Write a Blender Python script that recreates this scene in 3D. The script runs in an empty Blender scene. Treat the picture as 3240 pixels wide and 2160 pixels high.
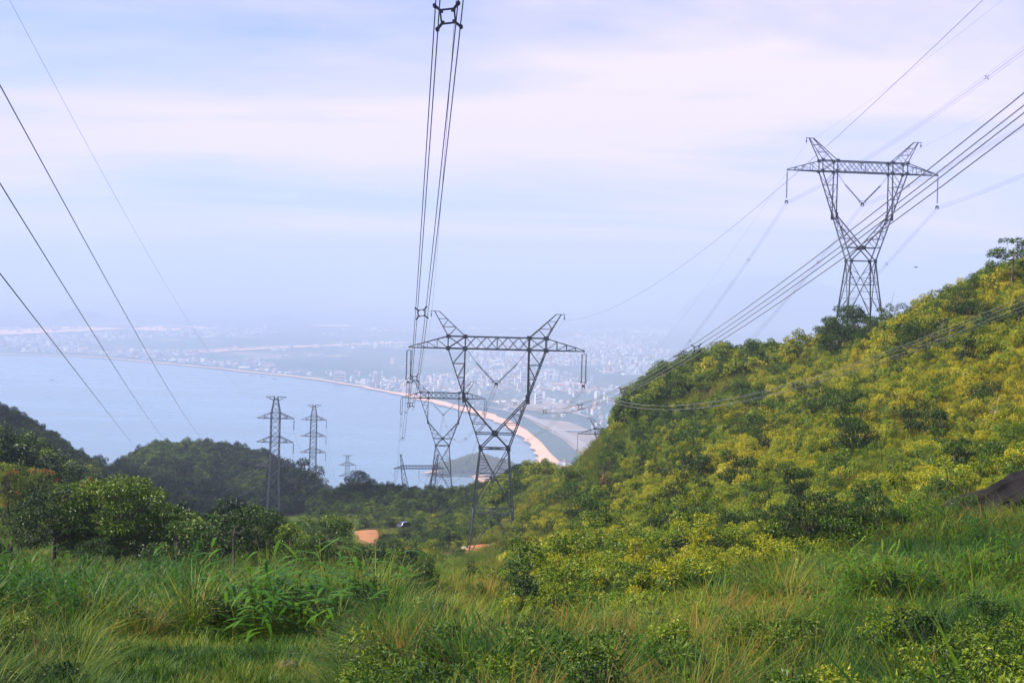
import bpy, math, random
import numpy as np
from mathutils import Vector, Matrix, Euler
R = np.random.default_rng(7)
random.seed(7)
C = bpy.context.scene.collection
F = 3816.0            # focal length in photo pixels (photo is 3240 x 2160)
TH = math.radians(1.6)  # camera roll
HX, HY = 1620.0, 900.0  # principal point / horizon
SEA = -430.0

def U(px, y, D):
    dx, dy = px-HX, HY-y
    wx = dx*math.cos(TH)-dy*math.sin(TH); wz = dx*math.sin(TH)+dy*math.cos(TH)
    return np.array([wx/F*D, D, wz/F*D])
def Usea(px, y, z=SEA):
    dx, dy = px-HX, HY-y
    wx = dx*math.cos(TH)-dy*math.sin(TH); wz = dx*math.sin(TH)+dy*math.cos(TH)
    wz = min(wz, -30)
    D = z*F/wz
    return np.array([wx/F*D, D, z])

# ---------------------------------------------------------------- helpers
def tag(o, label=None, cat=None, group=None, kind=None):
    if label: o['label'] = label
    if cat: o['category'] = cat
    if group: o['group'] = group
    if kind: o['kind'] = kind
    return o
def mesh_obj(name, V, Fs, mats=(), parent=None, smooth=False, midx=None):
    me = bpy.data.meshes.new(name)
    me.from_pydata([tuple(v) for v in V] if not isinstance(V, np.ndarray) else V.tolist(), [], Fs.tolist() if isinstance(Fs, np.ndarray) else Fs)
    for m in mats: me.materials.append(m)
    if smooth: me.polygons.foreach_set('use_smooth', [True]*len(me.polygons))
    if midx is not None: me.polygons.foreach_set('material_index', np.asarray(midx, dtype=np.int32))
    me.update()
    o = bpy.data.objects.new(name, me)
    return link(o, parent)
def link(o, parent=None):
    C.objects.link(o)
    if parent is not None: o.parent = parent
    return o
def empty(name, loc, rz=0):
    o = bpy.data.objects.new(name, None); C.objects.link(o)
    o.location = tuple(float(a) for a in loc); o.rotation_euler = (0, 0, rz)
    o.empty_display_size = .5
    return o
def copy_tree(o, parent=None):
    c = o.copy(); C.objects.link(c)
    if parent is not None: c.parent = parent
    for ch in KIDS.get(o.name, []):
        n = copy_tree(ch, c)
        KIDS.setdefault(c.name, []).append(n)
    return c
KIDS = {}
def reg(root):
    for o in list(C.objects):
        pass
class MB:
    def __init__(s): s.v = []; s.f = []; s.m = []
    def add(s, V, Fc, m=0):
        b = len(s.v); s.v.extend([tuple(float(c) for c in p) for p in V])
        for f in Fc: s.f.append(tuple(b+i for i in f)); s.m.append(m)
    def beam(s, p, q, w, h=None, m=0):
        p = np.array(p, float); q = np.array(q, float); d = q-p; L = np.linalg.norm(d)
        if L < 1e-6: return
        d /= L; up = np.array([0, 0, 1.0]) if abs(d[2]) < .9 else np.array([0, 1.0, 0])
        a = np.cross(d, up); a /= np.linalg.norm(a); b = np.cross(d, a)
        h = h or w; a = a*w/2; b = b*h/2
        s.add([p+a+b, p-a+b, p-a-b, p+a-b, q+a+b, q-a+b, q-a-b, q+a-b],
              [(0,1,2,3), (7,6,5,4), (0,4,5,1), (1,5,6,2), (2,6,7,3), (3,7,4,0)], m)
    def box(s, c, d, rz=0, m=0):
        c = np.array(c, float); x, y, z = [k/2 for k in d]; V = []
        for sz in (-z, z):
            for sx, sy in ((-x,-y), (x,-y), (x,y), (-x,y)):
                V.append((c[0]+sx*math.cos(rz)-sy*math.sin(rz), c[1]+sx*math.sin(rz)+sy*math.cos(rz), c[2]+sz))
        s.add(V, [(3,2,1,0), (4,5,6,7), (0,1,5,4), (1,2,6,5), (2,3,7,6), (3,0,4,7)], m)
    def tube(s, P, rad, n=6, m=0, caps=True):
        P = [np.array(p, float) for p in P]
        if not hasattr(rad, '__len__'): rad = [rad]*len(P)
        V = []; last = None
        for i, p in enumerate(P):
            d = P[min(i+1, len(P)-1)]-P[max(i-1, 0)]; d = d/(np.linalg.norm(d)+1e-9)
            if last is None:
                up = np.array([0, 0, 1.0]) if abs(d[2]) < .9 else np.array([1.0, 0, 0])
                a = np.cross(d, up)
            else: a = last-d*np.dot(last, d)
            a /= (np.linalg.norm(a)+1e-9); last = a; b = np.cross(d, a)
            for k in range(n):
                t = 2*math.pi*k/n; V.append(p+(a*math.cos(t)+b*math.sin(t))*rad[i])
        Fc = []
        for i in range(len(P)-1):
            for k in range(n):
                k2 = (k+1) % n; Fc.append((i*n+k, i*n+k2, (i+1)*n+k2, (i+1)*n+k))
        if caps:
            Fc.append(tuple(range(n-1, -1, -1))); Fc.append(tuple((len(P)-1)*n+k for k in range(n)))
        s.add(V, Fc, m)
    def build(s, name, mats, parent=None, smooth=False):
        if not isinstance(mats, (list, tuple)): mats = [mats]
        o = mesh_obj(name, s.v, s.f, mats, parent, smooth, s.m)
        if parent is not None: KIDS.setdefault(parent.name, []).append(o)
        return o

# value noise (numpy)
_G = R.random((256, 256))
def vn(x, y):
    x = np.asarray(x, float); y = np.asarray(y, float)
    xi = np.floor(x).astype(int); yi = np.floor(y).astype(int); fx = x-xi; fy = y-yi
    fx = fx*fx*(3-2*fx); fy = fy*fy*(3-2*fy)
    g = lambda a, b: _G[a % 256, b % 256]
    return (g(xi,yi)*(1-fx)+g(xi+1,yi)*fx)*(1-fy)+(g(xi,yi+1)*(1-fx)+g(xi+1,yi+1)*fx)*fy
def fbm(x, y, o=4):
    s = 0; a = .5; t = 0
    for k in range(o):
        s = s+a*vn(x*2**k+17*k, y*2**k+31*k); t += a; a *= .5
    return s/t

# ---------------------------------------------------------------- materials
def mat(name):
    m = bpy.data.materials.new(name); m.use_nodes = True; nt = m.node_tree
    for n in list(nt.nodes): nt.nodes.remove(n)
    return m, nt, nt.nodes, nt.links
def simple(name, col, rough=.6, metal=0, spec=.5, var=.15, scale=2.0, bump=0):
    m, nt, N, L = mat(name)
    o = N.new('ShaderNodeOutputMaterial'); b = N.new('ShaderNodeBsdfPrincipled')
    b.inputs['Roughness'].default_value = rough; b.inputs['Metallic'].default_value = metal
    b.inputs['Specular IOR Level'].default_value = spec
    t = N.new('ShaderNodeTexCoord'); n = N.new('ShaderNodeTexNoise'); n.inputs['Scale'].default_value = scale; n.inputs['Detail'].default_value = 5
    L.new(t.outputs['Object'], n.inputs['Vector'])
    r = N.new('ShaderNodeValToRGB')
    r.color_ramp.elements[0].position = .3; r.color_ramp.elements[1].position = .7
    r.color_ramp.elements[0].color = tuple(c*(1-var) for c in col)+(1,); r.color_ramp.elements[1].color = tuple(min(1, c*(1+var)) for c in col)+(1,)
    L.new(n.outputs['Fac'], r.inputs['Fac']); L.new(r.outputs['Color'], b.inputs['Base Color'])
    if bump:
        bp = N.new('ShaderNodeBump'); bp.inputs['Strength'].default_value = bump; bp.inputs['Distance'].default_value = .1
        L.new(n.outputs['Fac'], bp.inputs['Height']); L.new(bp.outputs['Normal'], b.inputs['Normal'])
    L.new(b.outputs['BSDF'], o.inputs['Surface'])
    return m
def leafmat(name, stops, transl=.35, rough=.45, spec=.25, spread=.25):
    m, nt, N, L = mat(name)
    o = N.new('ShaderNodeOutputMaterial')
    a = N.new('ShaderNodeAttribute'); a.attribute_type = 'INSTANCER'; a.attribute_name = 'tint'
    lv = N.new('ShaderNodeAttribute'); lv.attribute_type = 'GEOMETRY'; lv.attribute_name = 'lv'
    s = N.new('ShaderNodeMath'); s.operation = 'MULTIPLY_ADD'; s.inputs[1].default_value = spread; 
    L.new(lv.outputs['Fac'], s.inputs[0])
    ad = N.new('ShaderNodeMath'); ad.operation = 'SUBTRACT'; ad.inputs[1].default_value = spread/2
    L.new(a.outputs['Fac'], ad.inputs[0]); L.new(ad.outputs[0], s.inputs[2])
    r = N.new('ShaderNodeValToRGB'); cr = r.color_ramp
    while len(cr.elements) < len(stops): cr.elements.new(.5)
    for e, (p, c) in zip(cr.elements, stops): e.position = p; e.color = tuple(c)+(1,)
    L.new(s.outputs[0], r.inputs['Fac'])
    b = N.new('ShaderNodeBsdfPrincipled'); b.inputs['Roughness'].default_value = rough; b.inputs['Specular IOR Level'].default_value = spec
    t = N.new('ShaderNodeBsdfTranslucent')
    mx = N.new('ShaderNodeMixShader'); mx.inputs[0].default_value = transl
    L.new(r.outputs['Color'], b.inputs['Base Color']); L.new(r.outputs['Color'], t.inputs['Color'])
    L.new(b.outputs[0], mx.inputs[1]); L.new(t.outputs[0], mx.inputs[2]); L.new(mx.outputs[0], o.inputs['Surface'])
    return m
M = {}
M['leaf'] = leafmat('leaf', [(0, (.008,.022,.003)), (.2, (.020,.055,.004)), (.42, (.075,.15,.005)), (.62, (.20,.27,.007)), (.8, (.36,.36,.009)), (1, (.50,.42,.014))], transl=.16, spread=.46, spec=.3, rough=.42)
M['grassblade'] = leafmat('grass_blade', [(0, (.012,.045,.002)), (.3, (.045,.13,.004)), (.55, (.13,.20,.007)), (.78, (.30,.27,.03)), (1, (.30,.13,.03))], transl=.3, spread=.55, spec=.2)
M['reedleaf'] = leafmat('reed_leaf', [(0, (.02,.07,.004)), (.5, (.07,.20,.006)), (1, (.26,.34,.02))], transl=.45, spread=.6, spec=.2)
M['flower'] = leafmat('orange_flower', [(0, (.32,.03,.01)), (1, (.6,.11,.02))], transl=.3)
M['wood'] = simple('bark', (.13,.11,.085), .9, var=.4, scale=3)
M['palewood'] = simple('pale_bark', (.38,.34,.28), .8, var=.2, scale=3)
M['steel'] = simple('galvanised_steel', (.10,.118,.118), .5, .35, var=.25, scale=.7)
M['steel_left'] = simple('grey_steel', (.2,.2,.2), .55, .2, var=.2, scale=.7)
M['insul'] = simple('insulator_glass', (.03,.07,.06), .3, 0, var=.1)
M['wire'] = simple('aluminium_wire', (.24,.24,.235), .5, .3, var=.1)
M['darkmetal'] = simple('spacer_metal', (.03,.035,.04), .5, .3)
M['concrete'] = simple('concrete', (.36,.32,.27), .9, var=.2, scale=1.5, bump=.3)
M['rock'] = simple('dark_rock', (.015,.012,.011), .8, spec=.2, var=.7, scale=.8, bump=.9)
M['rock2'] = simple('pale_rock', (.28,.24,.2), .9, var=.35, scale=1.2, bump=.8)
M['dirt'] = simple('orange_earth', (.40,.165,.06), .95, var=.25, scale=.5, bump=.4)
M['sand'] = simple('sand', (.82,.46,.28), .9, var=.08, scale=.01)
M['tarmac'] = simple('pale_road', (.30,.27,.26), .9, var=.1, scale=.02)
M['flat'] = simple('cleared_land', (.24,.19,.165), .9, var=.35, scale=.008)
M['coastwood'] = simple('coastal_wood', (.012,.06,.055), .9, var=.4, scale=.02)
M['paint'] = simple('car_paint', (.10,.12,.17), .25, .4, var=.05)
M['glass'] = simple('car_glass', (.02,.025,.03), .08, 0, var=.05)
M['rubber'] = simple('tyre', (.02,.02,.02), .8)
M['feather'] = simple('feather', (.05,.04,.035), .8)
M['boat'] = simple('boat_wood', (.08,.1,.14), .6)
for nm, c in (('wh', (.75,.75,.72)), ('cr', (.6,.5,.4)), ('rd', (.42,.2,.15)), ('bl', (.25,.38,.5)), ('gy', (.4,.42,.44))):
    M['b_'+nm] = simple('wall_'+nm, c, .8, var=.12, scale=.05)

# terrain ground material: soil and low herb, large and small noise
def ground_mat():
    m, nt, N, L = mat('hill_ground')
    o = N.new('ShaderNodeOutputMaterial'); b = N.new('ShaderNodeBsdfPrincipled'); b.inputs['Roughness'].default_value = .95
    b.inputs['Specular IOR Level'].default_value = .1
    t = N.new('ShaderNodeNewGeometry')
    n1 = N.new('ShaderNodeTexNoise'); n1.inputs['Scale'].default_value = .12; n1.inputs['Detail'].default_value = 8; n1.inputs['Roughness'].default_value = .65
    n2 = N.new('ShaderNodeTexNoise'); n2.inputs['Scale'].default_value = 1.6; n2.inputs['Detail'].default_value = 8
    L.new(t.outputs['Position'], n1.inputs['Vector']); L.new(t.outputs['Position'], n2.inputs['Vector'])
    mx = N.new('ShaderNodeMath'); mx.operation = 'ADD'; L.new(n1.outputs['Fac'], mx.inputs[0]); L.new(n2.outputs['Fac'], mx.inputs[1])
    r = N.new('ShaderNodeValToRGB'); cr = r.color_ramp
    st = [(.36, (.018,.03,.008)), (.47, (.035,.04,.008)), (.55, (.07,.045,.014)), (.66, (.14,.07,.028))]
    while len(cr.elements) < len(st): cr.elements.new(.5)
    for e, (p, c) in zip(cr.elements, st): e.position = p; e.color = c+(1,)
    h = N.new('ShaderNodeMath'); h.operation = 'MULTIPLY'; h.inputs[1].default_value = .5
    L.new(mx.outputs[0], h.inputs[0]); L.new(h.outputs[0], r.inputs['Fac']); L.new(r.outputs['Color'], b.inputs['Base Color'])
    bp = N.new('ShaderNodeBump'); bp.inputs['Strength'].default_value = .8; bp.inputs['Distance'].default_value = .15
    L.new(n2.outputs['Fac'], bp.inputs['Height']); L.new(bp.outputs['Normal'], b.inputs['Normal'])
    L.new(b.outputs[0], o.inputs['Surface'])
    return m
M['ground'] = ground_mat()

# ---------------------------------------------------------------- terrain
# per azimuth column (photo px): knots (distance m, photo row of bare ground)
NEARL = [(2.5, 3342), (8, 2750), (15, 2420), (22, 2165), (27, 2055), (35, 1965), (48, 1890)]
NEARR = [(2.5, 3342), (6, 2850), (10, 2520), (15, 2250), (21, 2080), (30, 1940)]
END = [(1000, 1790), (1500, 2040), (2200, 2100)]
COLS = [
 (-1200, NEARL+[(80,1700),(150,1400),(300,1330),(450,1230)]+[(700,1500)]+END),
 (-300, NEARL+[(80,1780),(115,1560),(150,1450),(200,1420),(300,1400),(430,1290),(470,1290),(600,1500)]+END),
 (0,   NEARL+[(80,1795),(115,1620),(150,1500),(190,1470),(300,1440),(440,1335),(480,1345),(600,1520)]+END),
 (100, NEARL+[(80,1800),(120,1660),(160,1530),(200,1490),(300,1460),(440,1372),(480,1385),(600,1540)]+END),
 (200, NEARL+[(80,1800),(130,1690),(180,1600),(240,1540),(320,1500),(440,1440),(480,1450),(600,1560)]+END),
 (300, NEARL+[(80,1800),(150,1700),(250,1600),(340,1540),(440,1505),(480,1520),(600,1575)]+END),
 (380, NEARL+[(80,1800),(150,1720),(250,1640),(380,1570),(450,1545),(520,1530),(620,1508),(680,1540)]+END),
 (450, NEARL+[(80,1800),(150,1730),(250,1660),(380,1600),(500,1530),(600,1450),(640,1437),(700,1470)]+END),
 (550, NEARL+[(80,1800),(150,1740),(250,1690),(380,1640),(500,1560),(600,1450),(645,1418),(700,1450)]+END),
 (700, NEARL+[(80,1800),(120,1770),(200,1735),(300,1700),(400,1665),(500,1590),(600,1460),(650,1415),(710,1450)]+END),
 (800, NEARL+[(80,1795),(120,1765),(200,1735),(300,1700),(400,1660),(500,1600),(600,1480),(650,1430),(710,1470)]+END),
 (900, NEARL+[(80,1790),(150,1745),(250,1705),(375,1665),(480,1620),(600,1500),(650,1465),(710,1520)]+END),
 (1000, NEARL+[(80,1790),(150,1740),(250,1700),(375,1655),(480,1620),(560,1580),(640,1525),(700,1580)]+END),
 (1060, NEARL+[(80,1795),(150,1740),(250,1700),(340,1660),(400,1590),(440,1575),(560,1590),(620,1565),(700,1620)]+END),
 (1130, [(2.5,3342),(8,2750),(15,2400),(22,2170),(27,2065),(35,1980),(48,1910),(80,1820),(130,1790),(200,1745),(270,1705),(330,1665),(360,1610),(400,1550),(430,1545),(500,1650)]+END),
 (1250, NEARR+[(45,1900),(80,1840),(120,1820),(200,1765),(250,1712),(290,1676),(315,1662),(340,1640),(370,1585),(405,1553),(430,1553),(500,1660)]+END),
 (1400, NEARR+[(45,1900),(70,1860),(120,1820),(200,1766),(250,1712),(300,1675),(340,1640),(380,1590),(410,1570),(430,1568),(500,1660)]+END),
 (1480, NEARR+[(45,1900),(70,1860),(120,1818),(180,1772),(205,1756),(250,1700),(300,1665),(350,1620),(400,1575),(430,1565),(500,1660)]+END),
 (1600, NEARR+[(45,1890),(70,1850),(120,1790),(180,1738),(206,1724),(240,1672),(300,1605),(350,1560),(400,1545),(430,1550),(500,1700)]+END),
 (1700, NEARR+[(45,1880),(70,1830),(110,1765),(150,1715),(200,1640),(250,1575),(300,1530),(330,1528),(400,1650)]+END),
 (1830, NEARR+[(45,1870),(70,1800),(110,1725),(150,1660),(200,1580),(240,1515),(265,1500),(300,1530),(400,1700)]+END),
 (1895, NEARR+[(45,1860),(70,1785),(110,1700),(150,1630),(200,1525),(235,1450),(258,1420),(300,1450),(400,1700)]+END),
 (1960, NEARR+[(45,1850),(70,1770),(110,1680),(150,1590),(200,1460),(235,1370),(258,1335),(300,1380),(400,1700)]+END),
 (2100, NEARR+[(45,1830),(70,1740),(110,1630),(150,1520),(200,1370),(235,1270),(258,1222),(290,1240),(400,1600)]+END),
 (2300, NEARR+[(45,1810),(70,1710),(110,1580),(150,1440),(200,1290),(235,1200),(262,1155),(300,1190),(400,1600)]+END),
 (2450, NEARR+[(45,1790),(70,1680),(110,1530),(150,1385),(190,1260),(225,1180),(262,1150),(300,1190),(400,1600)]+END),
 (2600, NEARR+[(45,1770),(70,1650),(110,1460),(150,1310),(185,1190),(210,1150),(240,1138),(300,1190),(400,1600)]+END),
 (2720, NEARR+[(45,1750),(70,1620),(110,1410),(150,1230),(180,1130),(205,1112),(235,1118),(300,1190),(400,1600)]+END),
 (2900, NEARR+[(45,1720),(70,1580),(100,1400),(130,1210),(155,1080),(172,1035),(200,1060),(300,1150),(400,1600)]+END),
 (3060, NEARR+[(45,1700),(70,1550),(100,1340),(130,1110),(150,990),(165,945),(190,970),(300,1100),(400,1500)]+END),
 (3240, NEARR+[(45,1680),(70,1520),(100,1270),(130,1030),(150,900),(162,865),(190,880),(300,1000),(400,1500)]+END),
 (3600, NEARR+[(45,1640),(70,1470),(100,1180),(130,900),(150,790),(162,750),(190,740),(300,900),(400,1500)]+END),
 (4800, NEARR+[(45,1600),(70,1400),(100,1050),(130,800),(150,700),(162,650),(190,640),(300,900),(400,1500)]+END),
]
LD = np.linspace(math.log(2.5), math.log(2200), 420)
SL = np.empty((len(COLS), len(LD)))   # slope tan(elev) world
cx = np.array([c[0]-HX for c in COLS], float)
for i, (px, kn) in enumerate(COLS):
    kd = np.log([k[0] for k in kn]); ky = np.array([k[1] for k in kn], float)
    # monotone-ish smooth: linear then light gaussian
    y = np.interp(LD, kd, ky)
    w = np.exp(-.5*(np.arange(-5, 6)/2.2)**2); w /= w.sum()
    y = np.convolve(np.pad(y, 5, mode='edge'), w, 'valid')
    ys = y-HY
    SL[i] = (-(ys)*math.cos(TH)+(px-HX)*math.sin(TH))/F
cxw = cx+40*0  # azimuth keys
AX = np.arange(-3200, 5000, 10.0)   # px - HX keys
SLA = np.empty((len(AX), len(LD)))
for j in range(len(LD)): SLA[:, j] = np.interp(AX, cx, SL[:, j])
w = np.exp(-.5*(np.arange(-8, 9)/3.5)**2); w /= w.sum()
SLA = np.apply_along_axis(lambda c: np.convolve(np.pad(c, 8, mode='edge'), w, 'valid'), 0, SLA)
def bump(x, y):
    d = np.asarray(y, float)
    a = np.clip(.018*d, .08, .9)+np.clip((d-150)*.006, 0, 1.3)
    return a*((fbm(x/(3+d*.05)+50, d/(3+d*.05)+50, 4)-.5)*2)
def hz(x, y):
    x = np.asarray(x, float); y = np.maximum(np.asarray(y, float), 2.5)
    a = (x/y*F-AX[0])/10.0; l = (np.log(y)-LD[0])/(LD[1]-LD[0])
    a = np.clip(a, 0, len(AX)-1.001); l = np.clip(l, 0, len(LD)-1.001)
    ai = a.astype(int); li = l.astype(int); fa = a-ai; fl = l-li
    s = (SLA[ai,li]*(1-fa)+SLA[ai+1,li]*fa)*(1-fl)+(SLA[ai,li+1]*(1-fa)+SLA[ai+1,li+1]*fa)*fl
    return s*y+SPB(x, y)
PADS = []   # flattened pads around towers (x, y, z, r)
def SPB(x, y):
    return bump(x, y)
def H(x, y):
    z = hz(x, y)
    for (a, b, c, r) in PADS:
        d = np.hypot(np.asarray(x)-a, np.asarray(y)-b); k = np.clip((d-r)/(r*.8), 0, 1); k = k*k*(3-2*k)
        z = z*k+c*(1-k)
    return z
def PX(x, y, z):   # world -> photo pixel
    wx = x/y*F; wz = z/y*F
    dx = wx*math.cos(TH)+wz*math.sin(TH); dy = -wx*math.sin(TH)+wz*math.cos(TH)
    return HX+dx, HY-dy

# towers --------------------------------------------------------------
TW = {}
def tower_site(key, px, y, D, h):
    p = U(px, y, D); p[2] -= h; TW[key] = p
tower_site('T1', 1573, 1105, 200, 33.7)
tower_site('T2', 1404, 1260, 419, 33.7)
tower_site('T3', 1326, 1482, 680, 33.7)
tower_site('TR', 2731, 547, 224.5, 33.7)
tower_site('T4', 1953, 1374, 440, 33.7)
tower_site('T5', 872, 1323, 375, 33.7)
tower_site('T6', 993, 1328, 543, 33.7)
tower_site('T7', 1099, 1471, 818, 33.7)
for k, r in (('T1', 6), ('T2', 8), ('TR', 7), ('T5', 5)):
    p = TW[k]; PADS.append((p[0], p[1], p[2], r))

# build ground sheet
def build_ground():
    pxs = np.concatenate([np.arange(-3100, -400, 60), np.arange(-400, 3700, 13), np.arange(3700, 6200, 60)])-HX
    ds = np.exp(np.concatenate([np.linspace(math.log(2.5), math.log(700), 300), np.linspace(math.log(720), math.log(2200), 20)]))
    X = pxs[:, None]/F*ds[None, :]; Y = np.repeat(ds[None, :], len(pxs), 0)
    Z = H(X, Y)
    V = np.stack([X, Y, Z], -1).reshape(-1, 3)
    nx, ny = len(pxs), len(ds)
    i = np.arange(nx-1)[:, None]*ny+np.arange(ny-1)[None, :]
    Fc = np.stack([i, i+ny, i+ny+1, i+1], -1).reshape(-1, 4)
    o = mesh_obj('ground', V, Fc, [M['ground']], smooth=True)
    tag(o, kind='structure')
    # bank the photographer stands on
    xs = np.linspace(-60, 60, 60); ys = np.linspace(-45, 2.6, 30)
    X, Y = np.meshgrid(xs, ys, indexing='ij'); Z = -1.62+.06*np.clip(-Y, 0, 60)+.15*(fbm(X/4, Y/4)-.5)-np.clip(np.abs(X)-2, 0, 9e9)*.02
    V = np.stack([X, Y, Z], -1).reshape(-1, 3); ny = len(ys)
    i = np.arange(len(xs)-1)[:, None]*ny+np.arange(ny-1)[None, :]
    Fc = np.stack([i, i+ny, i+ny+1, i+1], -1).reshape(-1, 4)
    tag(mesh_obj('bank', V, Fc, [M['ground']], smooth=True), kind='structure')
build_ground()

# ---------------------------------------------------------------- sea, coast plain, beach
def sea_mat():
    m, nt, N, L = mat('sea_water')
    o = N.new('ShaderNodeOutputMaterial'); b = N.new('ShaderNodeBsdfPrincipled')
    b.inputs['Roughness'].default_value = .22; b.inputs['Base Color'].default_value = (.03,.13,.2,1); b.inputs['IOR'].default_value = 1.33
    g = N.new('ShaderNodeNewGeometry'); mp = N.new('ShaderNodeMapping'); mp.inputs['Scale'].default_value = (.0006, .0022, 1)
    mp.inputs['Rotation'].default_value = (0, 0, .25)
    n = N.new('ShaderNodeTexNoise'); n.inputs['Scale'].default_value = 1; n.inputs['Detail'].default_value = 6; n.inputs['Roughness'].default_value = .6; n.inputs['Distortion'].default_value = .6
    L.new(g.outputs['Position'], mp.inputs['Vector']); L.new(mp.outputs[0], n.inputs['Vector'])
    r = N.new('ShaderNodeMapRange'); r.inputs[1].default_value = .35; r.inputs[2].default_value = .65; r.inputs[3].default_value = .12; r.inputs[4].default_value = .5
    L.new(n.outputs['Fac'], r.inputs[0]); L.new(r.outputs[0], b.inputs['Roughness'])
    n2 = N.new('ShaderNodeTexNoise'); n2.inputs['Scale'].default_value = .05; n2.inputs['Detail'].default_value = 4
    L.new(g.outputs['Position'], n2.inputs['Vector'])
    bp = N.new('ShaderNodeBump'); bp.inputs['Strength'].default_value = .25; bp.inputs['Distance'].default_value = 1.0
    L.new(n2.outputs['Fac'], bp.inputs['Height']); L.new(bp.outputs[0], b.inputs['Normal'])
    rr = N.new('ShaderNodeValToRGB'); rr.color_ramp.elements[0].position = .35; rr.color_ramp.elements[1].position = .7
    rr.color_ramp.elements[0].color = (.06,.20,.29,1); rr.color_ramp.elements[1].color = (.22,.27,.36,1)  # paler lavender end paints sheen patches into the water colour
    L.new(n.outputs['Fac'], rr.inputs['Fac']); L.new(rr.outputs[0], b.inputs['Base Color'])
    L.new(b.outputs[0], o.inputs['Surface']); return m
def land_mat():
    m, nt, N, L = mat('coastal_plain')
    o = N.new('ShaderNodeOutputMaterial'); b = N.new('ShaderNodeBsdfPrincipled'); b.inputs['Roughness'].default_value = 1; b.inputs['Specular IOR Level'].default_value = 0
    g = N.new('ShaderNodeNewGeometry')
    def noise(sc, st, det=5, rough=.6):
        mp = N.new('ShaderNodeMapping'); mp.inputs['Scale'].default_value = (sc, sc*st, 1)
        n = N.new('ShaderNodeTexNoise'); n.inputs['Scale'].default_value = 1; n.inputs['Detail'].default_value = det; n.inputs['Roughness'].default_value = rough
        L.new(g.outputs['Position'], mp.inputs['Vector']); L.new(mp.outputs[0], n.inputs['Vector']); return n
    n1 = noise(.0016, .7, 8, .75); n2 = noise(.02, 1, 6, .7)
    r = N.new('ShaderNodeValToRGB'); cr = r.color_ramp
    st = [(.3, (.012,.055,.085)), (.46, (.02,.075,.09)), (.54, (.04,.11,.11)), (.60, (.20,.19,.17)), (.72, (.36,.24,.18))]
    while len(cr.elements) < len(st): cr.elements.new(.5)
    for e, (p, c) in zip(cr.elements, st): e.position = p; e.color = c+(1,)
    L.new(n1.outputs['Fac'], r.inputs['Fac'])
    r2 = N.new('ShaderNodeMapRange'); r2.inputs[1].default_value = .55; r2.inputs[2].default_value = .75
    L.new(n2.outputs['Fac'], r2.inputs[0])
    mx = N.new('ShaderNodeMix'); mx.data_type = 'RGBA'; mx.inputs[7].default_value = (.30,.30,.32,1)
    L.new(r2.outputs[0], mx.inputs[0]); L.new(r.outputs[0], mx.inputs[6]); L.new(mx.outputs[2], b.inputs['Base Color'])
    L.new(b.outputs[0], o.inputs['Surface']); return m
M['sea'] = sea_mat(); M['land'] = land_mat()
COAST = [(-2200,1075),(-800,1100),(0,1122),(230,1128),(500,1150),(720,1172),(1000,1203),(1170,1232),(1290,1258),(1420,1290),(1530,1322),(1600,1350),(1655,1385),(1690,1420),(1706,1450),(1696,1474),(1655,1492),(1600,1490),(1540,1484),(1500,1477),(1450,1472),(1400,1475),(1383,1486),(1400,1503),(1450,1507),(1500,1507),(1512,1518),(1528,1538),(1545,1560),(1555,1600),(1560,1800)]
from mathutils.geometry import tessellate_polygon
def poly(name, pts, z, m, kind='structure', world=False):
    P = [np.array(p) for p in pts] if world else [Usea(a, b) for a, b in pts]
    V = [(p[0], p[1], z) for p in P]
    T = tessellate_polygon([[Vector(v) for v in V]])
    Fc = []
    for t in T:
        a, b, c = [Vector(V[i]) for i in t]
        Fc.append(tuple(t) if (b-a).cross(c-a).z > 0 else tuple(reversed(t)))
    return tag(mesh_obj(name, V, Fc, [m]), kind=kind)
FAR = 46000
mesh_obj('sea', [(-FAR,-3000,SEA), (FAR,-3000,SEA), (FAR,FAR,SEA), (-FAR,FAR,SEA)], [(0,1,2,3)], [M['sea']])['kind'] = 'structure'
def catmull(pts, n=6):
    P = [np.array(p, float) for p in pts]; out = []
    for i in range(len(P)-1):
        p0 = P[max(i-1, 0)]; p1 = P[i]; p2 = P[i+1]; p3 = P[min(i+2, len(P)-1)]
        for k in range(n):
            t = k/n; out.append(.5*((2*p1)+(-p0+p2)*t+(2*p0-5*p1+4*p2-p3)*t*t+(-p0+3*p1-3*p2+p3)*t**3))
    out.append(P[-1]); return out
shore = catmull(COAST, 5)
sh = [Usea(p[0], p[1]) for p in shore]
# small irregularities of the waterline
for i, p in enumerate(sh):
    if 20 < i < len(sh)-10: p[0] += 8*math.sin(i*2.1); p[1] += 8*math.cos(i*1.3)
landpts = list(sh)+[np.array([9000, sh[-1][1], 0]), np.array([FAR-500, 6000, 0]), np.array([FAR-500, FAR-500, 0]), np.array([-FAR+500, FAR-500, 0]), np.array([-FAR+500, sh[0][1], 0])]
poly('coastal_plain', landpts, SEA+2, M['land'], world=True)
def strip(name, pts, widths, z, m, side=-1):
    """band along pts; offset to the land side (left/right)"""
    V = []; n = len(pts)
    for i, p in enumerate(pts):
        d = pts[min(i+1, n-1)]-pts[max(i-1, 0)]; d = d[:2]/(np.linalg.norm(d[:2])+1e-9)
        nrm = np.array([-d[1], d[0]])
        w_ = widths[i] if hasattr(widths, '__len__') else widths
        V.append((p[0]-nrm[0]*6, p[1]-nrm[1]*6, z)); V.append((p[0]+nrm[0]*w_, p[1]+nrm[1]*w_, z))
    Fc = [(2*i, 2*i+2, 2*i+3, 2*i+1) for i in range(n-1)]
    return tag(mesh_obj(name, V, Fc, [m]), kind='structure')
bw = []
for i, p in enumerate(shore[:5*15]):
    D = sh[i][1]; bw.append((24 if D > 4600 else 44+18*(fbm(i*.7, 3)-.3))*(1.0 if i < 68 else 1.3))
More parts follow.
